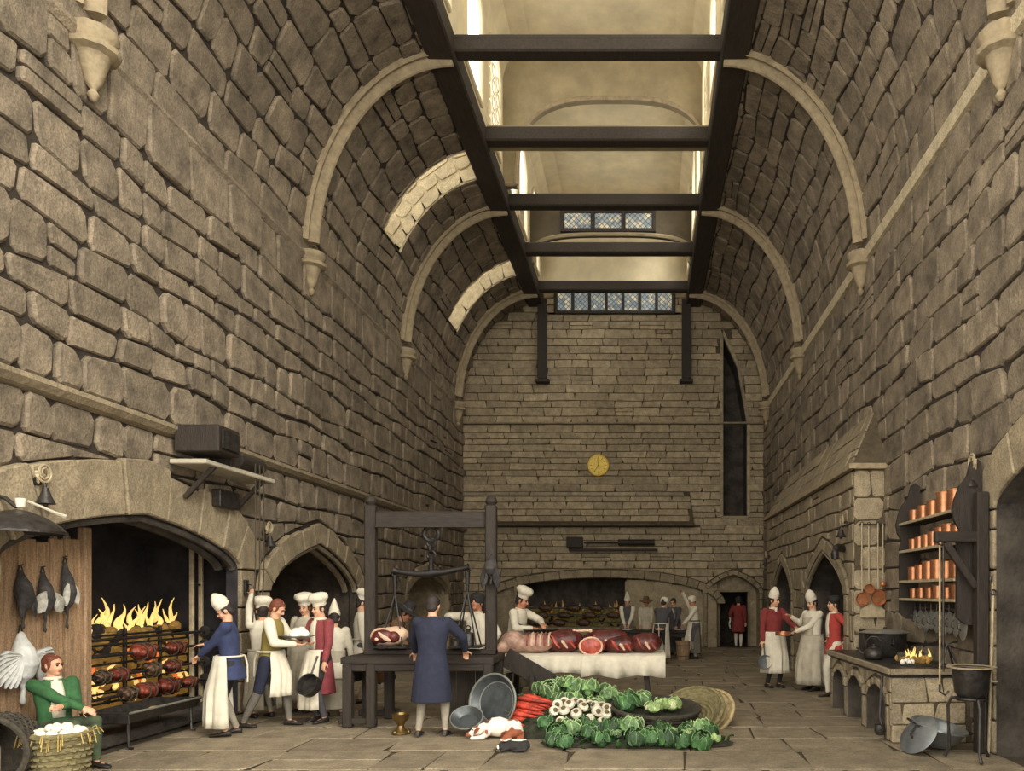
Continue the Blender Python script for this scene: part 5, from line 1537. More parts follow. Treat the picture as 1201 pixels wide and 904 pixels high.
# ---------------------------------------------------------------- vegetables
def cabbage_mesh(r, seed, m, leaves=11, edge=None):
    q = random.Random(seed); mb = MB(); rims = []
    mb.ball((0, 0, r * .62), (r * .6, r * .6, r * .56), None, 12, 8)
    for i in range(leaves):
        a = i * 2.4 + q.uniform(-.2, .2); lay_ = i / leaves
        grid = []
        for u in range(7):
            row = []
            th = -.15 + u / 6 * (1.2 + .3 * lay_)
            for v in range(9):
                t = (v - 4) / 4
                w = t * (.85 * sin(min(pi, .5 + u * .36)))
                rad = r * (.62 + .36 * (1 - lay_)) * (1 + .3 * (u / 6) ** 2 * (1.25 - lay_) + .1 * t * t) * (1 + .05 * sin(v * 1.9 + u * 1.3 + i) + .03 * sin(v * 3.7 + i))
                row.append((rad * cos(a + w) * cos(th), rad * sin(a + w) * cos(th), r * .6 + rad * .92 * sin(th)))
            grid.append(row)
        mb.sheet(grid)
        rims.append([grid[u][0] for u in (3, 4, 5)] + list(grid[6]) + [grid[u][8] for u in (5, 4, 3)])
        rims.append([grid[u][4] for u in range(1, 7)])
    nf = len(mb.f)
    for rim in rims: mb.tube(rim, r * .035, 4)
    me = mb.mesh('cabbage', m, True)
    me.materials.append(edge or EDGE)
    me.polygons.foreach_set('material_index', [0] * nf + [1] * (len(me.polygons) - nf))
    return me
CAB = [cabbage_mesh(.14, k, LEAF) for k in range(3)]
CABD = [cabbage_mesh(.14, k + 10, LEAF_D, edge=LEAF) for k in range(2)]
def put(name, me, loc, s=1.0, rot=(0, 0, 0), **kw):
    o = bpy.data.objects.new(name, me); link(o, None, **kw); o.location = loc; o.scale = (s, s, s) if not isinstance(s, tuple) else s; o.rotation_euler = rot
    return o

# mounds of litter carrying the vegetables
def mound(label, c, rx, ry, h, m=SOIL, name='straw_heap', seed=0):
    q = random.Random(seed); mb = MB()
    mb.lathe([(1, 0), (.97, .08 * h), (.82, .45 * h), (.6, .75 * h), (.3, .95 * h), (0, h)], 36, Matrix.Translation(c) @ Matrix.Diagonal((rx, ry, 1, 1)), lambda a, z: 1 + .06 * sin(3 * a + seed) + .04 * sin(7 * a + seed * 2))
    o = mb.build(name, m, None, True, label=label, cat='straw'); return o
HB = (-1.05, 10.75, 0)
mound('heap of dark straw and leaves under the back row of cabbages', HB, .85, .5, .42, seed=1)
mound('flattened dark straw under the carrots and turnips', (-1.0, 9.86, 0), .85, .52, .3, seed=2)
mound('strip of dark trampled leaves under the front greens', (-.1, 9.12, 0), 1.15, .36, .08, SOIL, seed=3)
def hz_(x, y, mounds=(((-1.05, 10.75), .85, .5, .42), ((-1.0, 9.86), .85, .52, .3), ((-.1, 9.12), 1.15, .36, .08))):
    z = 0
    for (c, rx, ry, h) in mounds:
        r = math.hypot((x - c[0]) / rx, (y - c[1]) / ry)
        if r < 1: z = max(z, h * np.interp(r, [0, .3, .6, .82, .97, 1], [1, .95, .75, .45, .08, 0]))
    return float(z)
CL = 'green cabbage in the heap below the meat table'
spots = [(638, 803), (662, 799), (686, 800), (708, 803), (724, 806), (646, 813), (668, 812), (690, 812), (712, 815), (630, 814), (655, 824), (676, 823), (700, 824)]
for i, (px, py) in enumerate(spots):
    y = 10.95 if i < 5 else (10.62 if i < 9 else 10.4)
    x = (px - VX) * y / 900
    z = max(hz_(x, y) - .04, EYE + (VY - py) * y / 900 - .14) if i < 9 else hz_(x, y) - .03
    z = min(z, hz_(x, y) - .02)
    put('cabbage', CAB[i % 3], (x, y, max(z, .0)), rr.uniform(.85, 1.1), (rr.uniform(-.5, -.2), rr.uniform(-.3, .3), rr.uniform(0, 6)), label=CL, cat='cabbage', group='cabbages heaped below the meat table')
# carrots
cm = MB()
cm.tube([(0, 0, 0), (.02, 0, 0), (.08, 0, .002), (.2, 0, .0), (.32, 0, -.002), (.4, 0, .0)], [.012, .03, .034, .027, .016, .004], 9)
CME = cm.mesh('root', CARROT, True)
ctm = MB()
for k in range(4): ctm.tube([(0, 0, 0), (-.03, .008 * (k - 1.5), .005), (-.07, .02 * (k - 1.5), .012)], [.006, .005, .004], 5)
CTE = ctm.mesh('leaf_stub', LEAF_D, True)
n = 0
for lay_ in range(4):
    for i in range(9 - 2 * lay_):
        t = (i + .5 + lay_) / 9
        x = -1.78 + .36 * t + rr.uniform(-.02, .02); y = 9.62 + .66 * t
        o = thing('carrot', 'bright orange red carrot in the pile beside the round tray', 'carrot', (x, y, .1 + hz_(x + .2, y - .1) * .6 + lay_ * .062), R(-18 + rr.uniform(-5, 5)), 'carrots piled by the tray')
        o.rotation_euler = (0, R(6), R(-20 + rr.uniform(-7, 7))); o.scale = (1.05, 1.1, 1.1)
        a = bpy.data.objects.new('root', CME); link(a, o); c2 = bpy.data.objects.new('leaf_stub', CTE); link(c2, o)
# turnips
tm = MB(); tm.lathe([(0, -.075), (.004, -.07), (.012, -.055), (.045, -.03), (.066, 0), (.06, .028), (.035, .042), (0, .044)], 14); TME = tm.mesh('bulb', TURNIP, True)
tm = MB(); tm.lathe([(0, .038), (.026, .044), (.03, .05), (.012, .058), (0, .07)], 10); TCE = tm.mesh('crown', TOP_D, True)
tsp = [(662, 829), (674, 827), (691, 823), (706, 828), (712, 834), (682, 832), (698, 834), (654, 838), (668, 838), (684, 841), (700, 843), (711, 843), (650, 846), (662, 846), (676, 848), (692, 850), (706, 849), (658, 853), (670, 856), (684, 858)]
for i, (px, py) in enumerate(tsp):
    y = 10.1 - (py - 823) / 35 * .78
    x = (px - VX) * y / 900
    o = thing('turnip', 'round white turnip lying in the pile between carrots and basket', 'turnip', (x, y, hz_(x, y) + .065), 0, 'turnips in the pile')
    o.rotation_euler = (R(55) + rr.uniform(-.4, .4), rr.uniform(-.4, .4), rr.uniform(-.6, .6)); sc2 = rr.uniform(.98, 1.15); o.scale = (sc2,) * 3
    link(bpy.data.objects.new('bulb', TME), o); link(bpy.data.objects.new('crown', TCE), o)
# front greens
fsp = [(640, 858, 1), (655, 863, 1), (672, 860, 0), (688, 852, 1), (700, 858, 1), (716, 853, 1), (724, 866, 2), (738, 862, 0), (748, 852, 2), (757, 866, 2), (768, 858, 2), (776, 867, 2), (783, 852, 2), (790, 863, 2), (799, 856, 2), (806, 866, 2), (813, 860, 2), (822, 848, 0), (832, 858, 1), (838, 866, 2), (765, 846, 2), (728, 848, 1), (646, 869, 1), (662, 872, 1), (690, 866, 1), (706, 870, 1), (745, 872, 1), (764, 874, 1), (785, 873, 1), (803, 873, 1), (820, 870, 1), (735, 855, 1), (775, 851, 1), (808, 850, 1)]
SPR = [cabbage_mesh(.07, k + 30, LEAF_P if k else LEAF, 7) for k in range(2)]
for i, (px, py, kd) in enumerate(fsp):
    y = 1602 / (py + 7 - VY); y = min(max(y, 8.8), 9.42)
    x = (px - VX) * y / 900
    if kd == 2: put('sprout', SPR[i % 2], (x, y, hz_(x, y) - .01), rr.uniform(.9, 1.2), (rr.uniform(-.5, 0), rr.uniform(-.3, .3), rr.uniform(0, 6)), label='small pale green sprout head on the trampled leaves', cat='sprout', group='small sprout heads in front of the basket')
    elif kd == 1: put('lettuce', CABD[i % 2], (x, y, hz_(x, y) - .01), rr.uniform(.75, .95), (rr.uniform(-.4, 0), rr.uniform(-.3, .3), rr.uniform(0, 6)), label='dark green leafy lettuce along the front of the vegetables', cat='lettuce', group='dark lettuces along the front')
    else: put('cabbage', CAB[i % 3], (x, y, hz_(x, y) - .01), 1.0, (rr.uniform(-.4, 0), 0, rr.uniform(0, 6)), label=['bright green cabbage below the turnips at the front', 'bright green cabbage among the small sprout heads', 'bright green cabbage at the end of the front greens'][[672, 738, 822].index(px)], cat='cabbage')
fl_ = MB(); q = random.Random(4)
for i in range(420):
    x = q.uniform(-1.3, 1.15); y = q.uniform(8.72, 9.55); 
    if i % 3 == 0: x = q.uniform(-1.85, -.2); y = q.uniform(9.4, 11.1)
    z = hz_(x, y)
    if z < .005: continue
    a = q.uniform(0, 6.28); ln = q.uniform(.06, .15); w = ln * .32; d = Vector((cos(a), sin(a), 0)); e = Vector((-sin(a), cos(a), 0)); c = Vector((x, y, z + .012))
    fl_.sheet([[c + d * ln * t + e * w * k_ * sin(pi * min(.95, .12 + t)) + Vector((0, 0, .05 * sin(t * 2.5 + a) + .02 * abs(k_))) for k_ in (-1, 0, 1)] for t in (0, .3, .6, .9)])
lf = fl_.build('fallen_leaves', LEAF_D, None, True, kind='stuff', label='loose dark green leaves scattered under the vegetables', cat='leaves')
# leeks below the baskets
for i in range(6):
    t = thing('leek', 'dark green leek lying under the edge of the shallow basket', 'leek', (-.38 + i * .02, 9.45 + i * .045, .075 + .02 * (i % 2)), R(4 - 2 * i), 'leeks under the basket')
    MB().tube([(0, 0, .0), (.05, 0, 0), (.28, 0, 0)], [.02, .024, .022], 8).build('shank', LEAF_P, t, True)
    b = MB()
    for k in range(4): b.tube([(.26, 0, 0), (.42, .02 * (k - 1.5), .012), (.62, .05 * (k - 1.5), .0 - .012 * k * .3)], [.02, .024, .006], 6, True, .4)
    b.build('leaf', LEAF_D, t, True)
# shallow baskets
WICKER_P = mat('wicker_pale', (176, 156, 112), .85, var=.2, scale=14, bump=.3)
b1 = basket('shallow_basket', 'wide shallow wicker basket filled with cabbage and cauliflower', 'basket', (.12, 10.0, 0), .42, .55, .3, WICKER_D, ribs=26, rows=6, sx=1.05)
b1.rotation_euler = (R(6), R(2), 0)
MB().lathe([(0, .24), (.45, .22), (.45, .18), (0, .18)], 24).build('straw_bed', SOIL, b1, True)
put('cabbage', CABD[0], (-.18, 9.86, .24), 1.15, (-.4, -.2, 1), label='dark cabbage sitting in the shallow basket', cat='cabbage')
put('cabbage', CAB[1], (.0, 10.2, .26), .9, (-.3, 0, 2), label='leafy cabbage at the back of the shallow basket', cat='cabbage')
for i, (a, c, s_) in enumerate(((.1, 9.8, 1.0), (.34, 9.96, 1.15), (.22, 10.2, .95))):
    t = thing('cauliflower', ['cauliflower at the front of the shallow basket', 'largest cauliflower by the rim of the shallow basket', 'cauliflower at the back of the shallow basket'][i], 'cauliflower', (a, c, .24), i * 1.3)
    t.scale = (s_,) * 3
    b = MB()
    for k in range(26):
        an = k * 2.4; r = .085 * sqrt(k / 26); b.ball((r * cos(an), r * sin(an), .11 - r * r * 5), .028, None, 7, 5)
    b.build('curd', IVORY, t, True)
    me = cabbage_mesh(.12, 50 + i, LEAF_P, 8)
    bpy_o = bpy.data.objects.new('leaf_ring', me); link(bpy_o, t); bpy_o.scale = (1, 1, .75)
b2 = basket('shallow_basket', 'empty shallow wicker basket tipped behind the full one', 'basket', (.62, 10.35, .04), .36, .5, .16, WICKER, ribs=24, rows=4)
b2.rotation_euler = (R(30), R(-24), 0)
b3 = basket('shallow_basket', 'flat pale wicker tray stacked against the tipped basket', 'basket', (.82, 10.5, .05), .34, .44, .1, WICKER_P, ribs=24, rows=3)
b3.rotation_euler = (R(32), R(-28), 0)

# ---------------------------------------------------------------- dog and cat
DOGM = bpy.data.materials.new('dog_coat'); DOGM.use_nodes = True
nt = DOGM.node_tree; N = nt.nodes; L = nt.links
tc = N.new('ShaderNodeTexCoord'); nz = N.new('ShaderNodeTexNoise'); nz.inputs['Scale'].default_value = 5.2; nz.inputs['Detail'].default_value = 1
L.new(tc.outputs['Object'], nz.inputs['Vector']); rp = N.new('ShaderNodeValToRGB'); rp.color_ramp.elements[0].position = .55; rp.color_ramp.elements[1].position = .58
rp.color_ramp.elements[0].color = srgb(228, 218, 200); rp.color_ramp.elements[1].color = srgb(140, 78, 48)
L.new(nz.outputs['Fac'], rp.inputs['Fac']); L.new(rp.outputs[0], N['Principled BSDF'].inputs['Base Color']); N['Principled BSDF'].inputs['Roughness'].default_value = .85
dg_ = thing('dog', 'white and brown spotted dog sleeping on the floor beside the round tray', 'dog', (-1.75, 9.38, 0), R(-8))
b = MB()
b.loft([[(Vector(c) + Vector((0, ry * cos(a), rz * sin(a)))) for a in [2 * pi * j / 14 for j in range(14)]] for c, ry, rz in (((-.2, .0, .13), .05, .06), ((-.14, .0, .14), .1, .11), ((-.04, .01, .14), .11, .125), ((.07, .0, .125), .1, .11), ((.16, -.01, .125), .11, .125), ((.23, -.02, .11), .08, .1), ((.26, -.02, .1), .03, .04))])
b.ball((.17, -.1, .1), (.11, .06, .1)); limb(b, [(.2, -.13, .1), (.1, -.17, .045), (.15, -.2, .03), (.06, -.21, .025)], [.06, .04, .028, .024], 8)
limb(b, [(-.18, -.02, .14), (-.25, -.05, .13)], [.07, .055], 10)
b.ball((-.29, -.08, .1), (.075, .06, .06)); limb(b, [(-.33, -.1, .085), (-.39, -.13, .055)], [.042, .028], 9)
for sg, yo in ((1, -.02), (-1, -.13)): limb(b, [(-.14, yo, .09), (-.2, yo - .02, .035), (-.33, yo - .03, .022)], [.045, .03, .024], 8)
limb(b, [(.25, -.02, .08), (.29, -.1, .03), (.22, -.2, .02), (.1, -.25, .02)], [.03, .022, .018, .01], 7)
voxel(b, 'body', DOGM, dg_, .009, 3)
EARM = mat('dog_ear', (132, 70, 42), .85, var=.15)
for yo in (-.03, -.125): MB().tube([(-.25, yo + .0, .145), (-.27, yo * 1.25 - .01, .12), (-.285, yo * 1.35 - .015, .075)], [.022, .034, .014], 8, True, .45).build('ear', EARM, dg_, True)
MB().ball((-.4, -.135, .056), .014).build('nose', EYEM, dg_, True)
MB().ball((-.325, -.13, .12), .009).build('eye', EYEM, dg_, True)
ct = thing('cat', 'small black and white cat curled on the floor in front of the dog', 'cat', (-1.48, 8.66, 0), R(10))
b = MB(); b.ball((.02, 0, .06), (.15, .1, .07)); b.ball((.1, -.02, .06), (.08, .08, .065)); b.ball((-.14, -.04, .06), (.05, .045, .045)); limb(b, [(.16, .0, .04), (.12, -.1, .025), (-.02, -.12, .02)], [.022, .02, .012], 7)
for yo in (-.065, -.015): b.tube([(-.14, yo, .09), (-.145, yo, .125)], [.018, .003], 6)
limb(b, [(-.06, -.05, .05), (-.14, -.1, .02)], [.03, .018], 7)
voxel(b, 'body', BLACKC, ct, .008, 2)
MB().ball((.05, -.02, .118), (.09, .035, .016)).build('white_patch', EGG, ct, True); MB().ball((-.175, -.05, .055), (.02, .025, .025)).build('white_muzzle', EGG, ct, True)
# ---------------------------------------------------------------- stove side
rr = random.Random(23)
HX, HY0, HY1, HZ = 2.94, 9.1, 12.1, .87
hb = thing('stove', 'long stone stove with iron top and arched ash openings', 'stove', (0, 0, 0))
ARs = [Arch(9.3, 10.05, .42, .2, .1), Arch(10.3, 11.0, .42, .2, .1), Arch(11.22, 11.85, .42, .2, .1)]
def S_h(u, v, d): return (HX - d, u, v)
def S_he(u, v, d): return (u, HY0 - d, v)
bk_ = backing('front', S_h, HY0, HY1, 0, .78, MORTAR_B, lambda u, v: any(A.inside(u, v, .01) for A in ARs), step=.03, thick=0, kind=None, parent=hb)
for A in ARs: A.recess(.6, S_h, hb, SOOT_AND_DARK, 'ash_hole', front=.045); A.voussoirs(7, .11, S_h, hb, STONE_V, .05, True, .1)
for p in courses(HY0, HY1, 0, .78, .2, .3, 81, wob=.01):
    for A in ARs:
        p = subtract(p, A.hull(.12))
        if not p: break
    if p and abs(area2(p)) > .008: stone_mb(p, S_h, random.uniform(.02, .04), None, .015, .08, bev=.012).build('stone', STONE_V, hb)
backing('end', S_he, HX, XR - .02, 0, .78, MORTAR_B, None, step=.2, thick=0, kind=None, parent=hb)
for p in courses(HX - .03, XR - .1, 0, .78, .26, .36, 82, wob=.01): stone_mb(p, S_he, random.uniform(.015, .03), None, .015, .06, bev=.01).build('stone', STONE_B, hb)
MB().box(((HX + XR) / 2 - .05, (HY0 + HY1) / 2, .83), (XR - HX + .02, HY1 - HY0 + .1, .1), ch=.02).build('stove_top', IRON, hb)
MB().bar((HX - .06, HY0 - .06, .85), (HX - .06, HY1 + .06, .85), .05, .07).build('edge_rail', STONE_V, hb); MB().bar((HX - .06, HY0 - .07, .85), (XR - .1, HY0 - .07, .85), .07, .05, up=(0, 1, 0)).build('edge_rail', STONE_V, hb)
MB().tube([(HX - .1, HY0 + .1, .8), (HX - .13, HY0 + .1, .3), (HX - .1, HY0 + .08, .18)], .018, 6).build('poker_hook', IRON, hb, True)
MB().lathe([(0, 0), (.05, .0), (.07, .05), (.06, .12), (0, .13)], 10, Matrix.Translation((HX - .13, HY0 + .1, .08))).build('ladle_bowl', IRON, hb, True)
MB().box((3.38, 9.62, .885), (.44, .5, .03)).build('fire_plate', IRON, hb)
# embers on the stove
hf = thing('stove_fire', 'low fire of glowing coals open on the stove top', 'fire', (3.38, 9.62, .9))
b = MB()
for i in range(50): b.ball((rr.uniform(-.18, .18), rr.uniform(-.2, .2), .02 + rr.random() * .05), rr.uniform(.025, .045), None, 6, 5)
b.build('glowing_coals', EMBER, hf, True, kind='stuff')
b = MB()
for i in range(12): b.ball((-.16 + rr.uniform(-.05, .08), -.2 + rr.uniform(-.05, .1), .02 + rr.random() * .04), rr.uniform(.02, .04), None, 6, 5)
b.build('white_ash', EGG, hf, True, kind='stuff')
MB().box((-.02, .1, .07), (.34, .05, .13)).build('fire_brick', SOOT_AND_DARK, hf)
for i in range(12): flame((rr.uniform(-.12, .16), rr.uniform(-.16, .05), .04), rr.uniform(.08, .17), .018, FLAME, i * 1.9, hf)

sp = thing('stew_pot', 'large dark lidded stew pot on the stove', 'pot', (3.42, 10.95, .885))
MB().lathe([(0, 0), (.26, 0), (.29, .05), (.3, .3), (.31, .32), (.27, .32), (.26, .05), (0, .03)], 28).build('body', IRON, sp, 40)
MB().lathe([(.0, .345), (.26, .34), (.34, .325), (.345, .335), (.26, .36), (0, .375)], 28).build('lid', TIN, sp, 40)
MB().lathe([(0, .37), (.02, .37), (.03, .4), (0, .41)], 10).build('lid_knob', IRON, sp, True)
for sg in (-1, 1): MB().tube([(0, sg * .29, .24), (0, sg * .37, .25), (0, sg * .37, .19), (0, sg * .29, .18)], .013, 6).build('lug', IRON, sp, True)
kt = thing('kettle', 'small dark kettle with hooped handle beside the stew pot', 'kettle', (3.08, 10.35, .885), R(160))
MB().lathe([(0, 0), (.1, 0), (.13, .03), (.135, .08), (.11, .13), (.06, .155), (.06, .17), (.02, .175), (.02, .2), (0, .205)], 20).build('body', IRON, kt, 50)
MB().tube([(.1, 0, .06), (.17, 0, .09), (.2, 0, .14), (.23, 0, .15)], [.03, .02, .015, .014], 8).build('spout', IRON, kt, True)
MB().tube([(-.1, 0, .13), (-.1, 0, .24), (-.04, 0, .3), (.04, 0, .3), (.1, 0, .24), (.1, 0, .13)], .01, 6).build('handle', IRON, kt, True)
tv = thing('trivet', 'small iron trivet standing at the back of the stove', 'trivet', (3.7, 9.35, .885))
MB().tube([(-.1, 0, 0), (-.02, 0, .28), (.1, .0, .3)], .014, 6).build('arm', IRON, tv, True); MB().tube([(.08, .08, 0), (-.02, 0, .28)], .014, 6).build('leg', IRON, tv, True); MB().tube([(.08, -.08, 0), (-.02, 0, .28)], .014, 6).build('leg', IRON, tv, True)

# dresser with copper pots
DX0, DX1, DY0, DY1 = 3.52, 3.8, 8.72, 10.62
dr = thing('pot_dresser', 'tall dark wooden dresser with scrolled ends full of copper pots', 'dresser', (0, 0, 0))
SH = (2.74, 2.36, 1.95, 1.71)
for z in SH:
    MB().box(((DX0 + DX1) / 2, (DY0 + DY1) / 2, z - .02), (DX1 - DX0, DY1 - DY0, .035)).build('shelf', OAK_H, dr)
    MB().bar((DX0 - .005, DY0, z - .02), (DX0 - .005, DY1, z - .02), .02, .035).build('shelf_edge', IRON_P, dr)
prof_e = [(DX0, 1.5), (DX0 + .1, 1.42), (DX1, 1.4), (DX1, 3.25), (DX1 - .06, 3.3), (DX1 - .12, 3.26), (DX1 - .16, 3.1), (DX1 - .25, 2.98), (DX0 - .02, 2.85), (DX0 - .05, 2.72), (DX0 - .03, 2.6), (DX0 + .03, 2.5), (DX0, 2.4)]
for yy in (DY0 - .05, DY1):
    MB().prism([(a, b_) for a, b_ in prof_e], .05, Matrix.Translation((0, yy + .05, 0)) @ Matrix.Rotation(pi / 2, 4, 'X')).build('scrolled_end', OAK, dr)
for k, z in enumerate((2.1, 2.5, 1.84)): MB().box((DX1 - .01, (DY0 + DY1) / 2, z), (.02, DY1 - DY0, .14)).build('back_board', BOARD, dr)
MB().box((DX1 - .06, (DY0 + DY1) / 2, 1.63), (.03, DY1 - DY0, .08)).build('hook_rail', OAK_H, dr)
row_n = [('tall copper pot on the top shelf of the dresser', [.15, .17, .19, .25, .24]), ('copper pot on the second shelf of the dresser', [.14, .15, .16, .18, .21, .23, .2]),
         ('copper pot on the third shelf of the dresser', [.17, .19, .22, .23, .2, .2]), ('small copper pot on the lowest shelf of the dresser', [.12, .13, .13, .15, .13, .16])]
ORD = 'first second third fourth fifth sixth seventh eighth ninth'.split()
for (lb, hs), z in zip(row_n, SH):
    n = len(hs); L_ = DY1 - DY0 - .1
    for i, h in enumerate(hs):
        yy = DY1 - .12 - (i + .35) / n * L_ * .97
        r = min(.1, h * .46)
        t = thing('copper_pot', lb.replace('copper pot on', 'copper pot, %s from the crane, on' % ORD[n - 1 - i]), 'pot', (DX0 + .12, yy, z), 0, 'copper pots on the dresser')
        MB().lathe([(0, 0), (r, 0), (r * 1.02, h * .1), (r * 1.02, h), (r * 1.08, h * 1.01), (r * 1.08, h * 1.04), (r * .9, h * 1.04), (r * .88, h), (0, h * .98)], 18).build('body', COPPER, t, 40)
        MB().tube([(r, 0, h * .8), (r + .07, .0, h * .84)], .01, 6).build('handle', COPPER, t, True)
for i in range(9):
    yy = DY1 - .15 - i * .195
    r = .115 + .012 * (i % 3) + .003 * i
    t = thing('tin_cover', ORD[8 - i] + ' round tinned pot cover from the crane under the copper pots', 'lid', (DX0 + .16, yy, 1.6), 0, 'pot covers hung under the dresser')
    t.rotation_euler = (0, 0, R(rr.uniform(-12, 4)))
    M = Matrix.Translation((0, 0, -.05 - r)) @ Matrix.Rotation(-pi / 2, 4, 'Y')
    MB().lathe([(0, .02), (r * .8, .012), (r, .0), (r, -.008), (0, .004)], 22, M).build('plate', TIN, t, 40)
    MB().tube([(-.015, 0, -.1 - r), (-.05, 0, -.08 - r), (-.05, 0, -.02 - r), (-.015, 0, -r)], .009, 6).build('handle', IRON, t, True)
    MB().tube([(0, 0, -.06), (0, .0, .04)], .008, 5).build('hanger', IRON, t, True)

# wall crane with pot hook
cr_ = thing('pot_crane', 'dark wooden wall crane with brace beside the dresser', 'crane', (0, 0, 0))
MB().box((3.74, 8.55, 1.45), (.13, .13, 2.9)).build('post', OAK, cr_)
MB().box((3.47, 8.55, 2.4), (.5, .1, .12)).build('arm', OAK_H, cr_)
MB().bar((3.34, 8.55, 2.34), (3.68, 8.55, 1.84), .07, .08).build('brace', OAK, cr_)
ph = thing('pot_hanger', 'long iron pot hanger dropping from the crane to the stove', 'hook', (3.3, 8.55, 0))
MB().tube([(-.02, 0, 2.33), (-.02, 0, .75)], .011, 6).build('rod', IRON_P, ph, True); MB().tube([(.02, 0, 2.33), (.02, 0, .9)], .011, 6).build('rod', IRON, ph, True)
ring(MB(), (0, 0, 2.36), .05, .012).build('ring', IRON, ph, True)
MB().tube([(-.02, 0, .76), (-.02, 0, .68), (.04, 0, .64), (.08, 0, .69)], .012, 6).build('hook', IRON, ph, True)
for i, yy in enumerate((8.28, 8.2)):
    t = thing('long_spit', ['longer spare spit leaning on the arch jamb', 'shorter spare spit leaning on the arch jamb'][i], 'spit', (3.84 - .03 * i, yy + .2, 0))
    MB().tube([(-.05, 0, .02), (0, 0, 1.9 - .15 * i)], [.012, .014], 6).build('rod', IRON_P, t, True); ring(MB(), (0, 0, 1.93 - .15 * i), .03, .01).build('eye', IRON, t, True)

# copper frying pans and rack on the chimney end
EY = CY0 - .04
pr_ = thing('pan_rack', 'dark iron rail and shelf on the end of the chimney block', 'rack', (0, EY, 0))
MB().bar((CX + .04, -.04, 2.88), (XR - .04, -.04, 2.88), .03, .03).build('rail', IRON, pr_)
MB().box((CX + .26, -.06, 1.18), (.42, .14, .03)).build('shelf', OAK_H, pr_)
MB().prism([(-.2, 0), (.2, 0), (.2, .12), (.1, .2), (.0, .22), (-.1, .2), (-.2, .12)], .02, Matrix.Translation((CX + .26, -.02, 1.38)) @ Matrix.Rotation(pi / 2, 4, 'X')).build('shelf_back', IRON_P, pr_)
MB().box((CX + .26, -.02, .98), (.44, .03, .3)).build('dark_panel', OAK, pr_)
for i, (dx, zc, r, lb) in enumerate(((.08, 1.68, .105, 'copper frying pan with long handle next to the arch on the chimney end'), (.34, 1.7, .125, 'larger copper frying pan with long handle on the chimney end'), (.2, 1.84, .08, 'small copper pan behind the two frying pans on the chimney end'))):
    t = thing('frying_pan', lb, 'pan', (CX + dx, EY - .06 - (.0 if i < 2 else -.03), zc))
    M = Matrix.Rotation(pi / 2, 4, 'X')
    MB().lathe([(0, .0), (r * .78, 0), (r, .035), (r * 1.04, .04), (r * .96, .04), (r * .76, .01), (0, .01)], 24, M).build('pan', COPPER, t, 40)
    MB().tube([(0, -.02, r), (0, -.0, r + .4), (0, .0, 2.9 - zc)], [.014, .011, .012], 6).build('handle', IRON_P, t, True)
    ring(MB(), (0, .0, 2.9 - zc), .02, .007).build('hanging_ring', IRON, t, True)
ld = thing('long_ladle', 'long iron ladle hung between the frying pans', 'ladle', (CX + .42, EY - .06, 1.95))
MB().tube([(0, 0, 0), (0, 0, .94)], .01, 6).build('handle', IRON_P, ld, True); MB().ball((0, -.02, -.03), (.05, .03, .05)).build('bowl', COPPER, ld, True)
bkt = thing('wall_bracket', 'dark iron lantern bracket above the pointed chimney arch', 'bracket', (CX - .05, 13.0, 2.52))
MB().tube([(0, 0, 0), (-.12, -.15, .02), (-.2, -.25, .0)], [.06, .07, .05], 8).build('arm', IRON, bkt, True); MB().lathe([(0, -.2), (.06, -.18), (.07, -.08), (.04, -.02), (0, 0)], 10, Matrix.Translation((-.2, -.25, 0))).build('shade', IRON, bkt, True)

# lid, basin and stool pan by the stove
bs = thing('basin', 'wide grey metal basin tipped on the floor by the stove end', 'basin', (3.28, 8.72, .03)); bs.rotation_euler = (R(8), R(12), 0)
MB().lathe([(0, .0), (.14, .0), (.24, .1), (.29, .2), (.32, .22), (.31, .235), (.27, .2), (.22, .1), (.13, .02), (0, .02)], 28, Matrix.Translation((0, 0, .03))).build('bowl', PEWTER, bs, 40)
for sg in (-1, 1): MB().tube([(sg * .29, -.05, .23), (sg * .36, -.04, .25), (sg * .36, .04, .25), (sg * .29, .05, .23)], .012, 6).build('handle', IRON, bs, True)
ll = thing('big_lid', 'large round metal lid leaning against the basin', 'lid', (2.92, 8.5, .0)); ll.rotation_euler = (0, R(-52), R(22))
MB().lathe([(0, .05), (.12, .045), (.22, .015), (.25, .0), (.24, -.012), (.2, .005), (0, .03)], 28, Matrix.Translation((.24, 0, .02)) ).build('plate', PEWTER, ll, 40)
MB().tube([(.16, 0, .06), (.18, 0, .11), (.3, 0, .11), (.32, 0, .06)], .013, 6).build('handle', IRON, ll, True)
fs = thing('fire_stand', 'tall iron tripod stand holding a wide rimmed pan', 'stand', (3.48, 8.2, 0))
for k in range(3):
    a = k * 2 * pi / 3 + .5
    c_, s_ = cos(a), sin(a)
    MB().tube([(.1 * c_, .1 * s_, .65), (.2 * c_, .2 * s_, .65), (.235 * c_, .235 * s_, .56), (.22 * c_, .22 * s_, .1), (.27 * c_, .27 * s_, .012)], [.018, .018, .018, .016, .022], 7).build('leg', IRON, fs, True)
ring_ = MB(); ring_.tube([(.15 * cos(2 * pi * i / 20), .15 * sin(2 * pi * i / 20), .65) for i in range(21)], .018, 6, False); ring_.build('ring', IRON, fs, True)
fp = thing('rimmed_pan', 'wide dark pan with pale rim resting on the iron tripod', 'pan', (3.48, 8.2, .67))
MB().lathe([(0, 0), (.13, 0), (.17, .05), (.2, .3), (.18, .3), (.15, .06), (0, .03)], 26).build('body', IRON, fp, 40)
MB().lathe([(.185, .3), (.25, .31), (.255, .325), (.19, .32)], 28).build('rim', IRON_P, fp, 40)
MB().bar((.18, -.06, .17), (.25, -.06, .17), .02, .02).build('lug', IRON_P, fp)

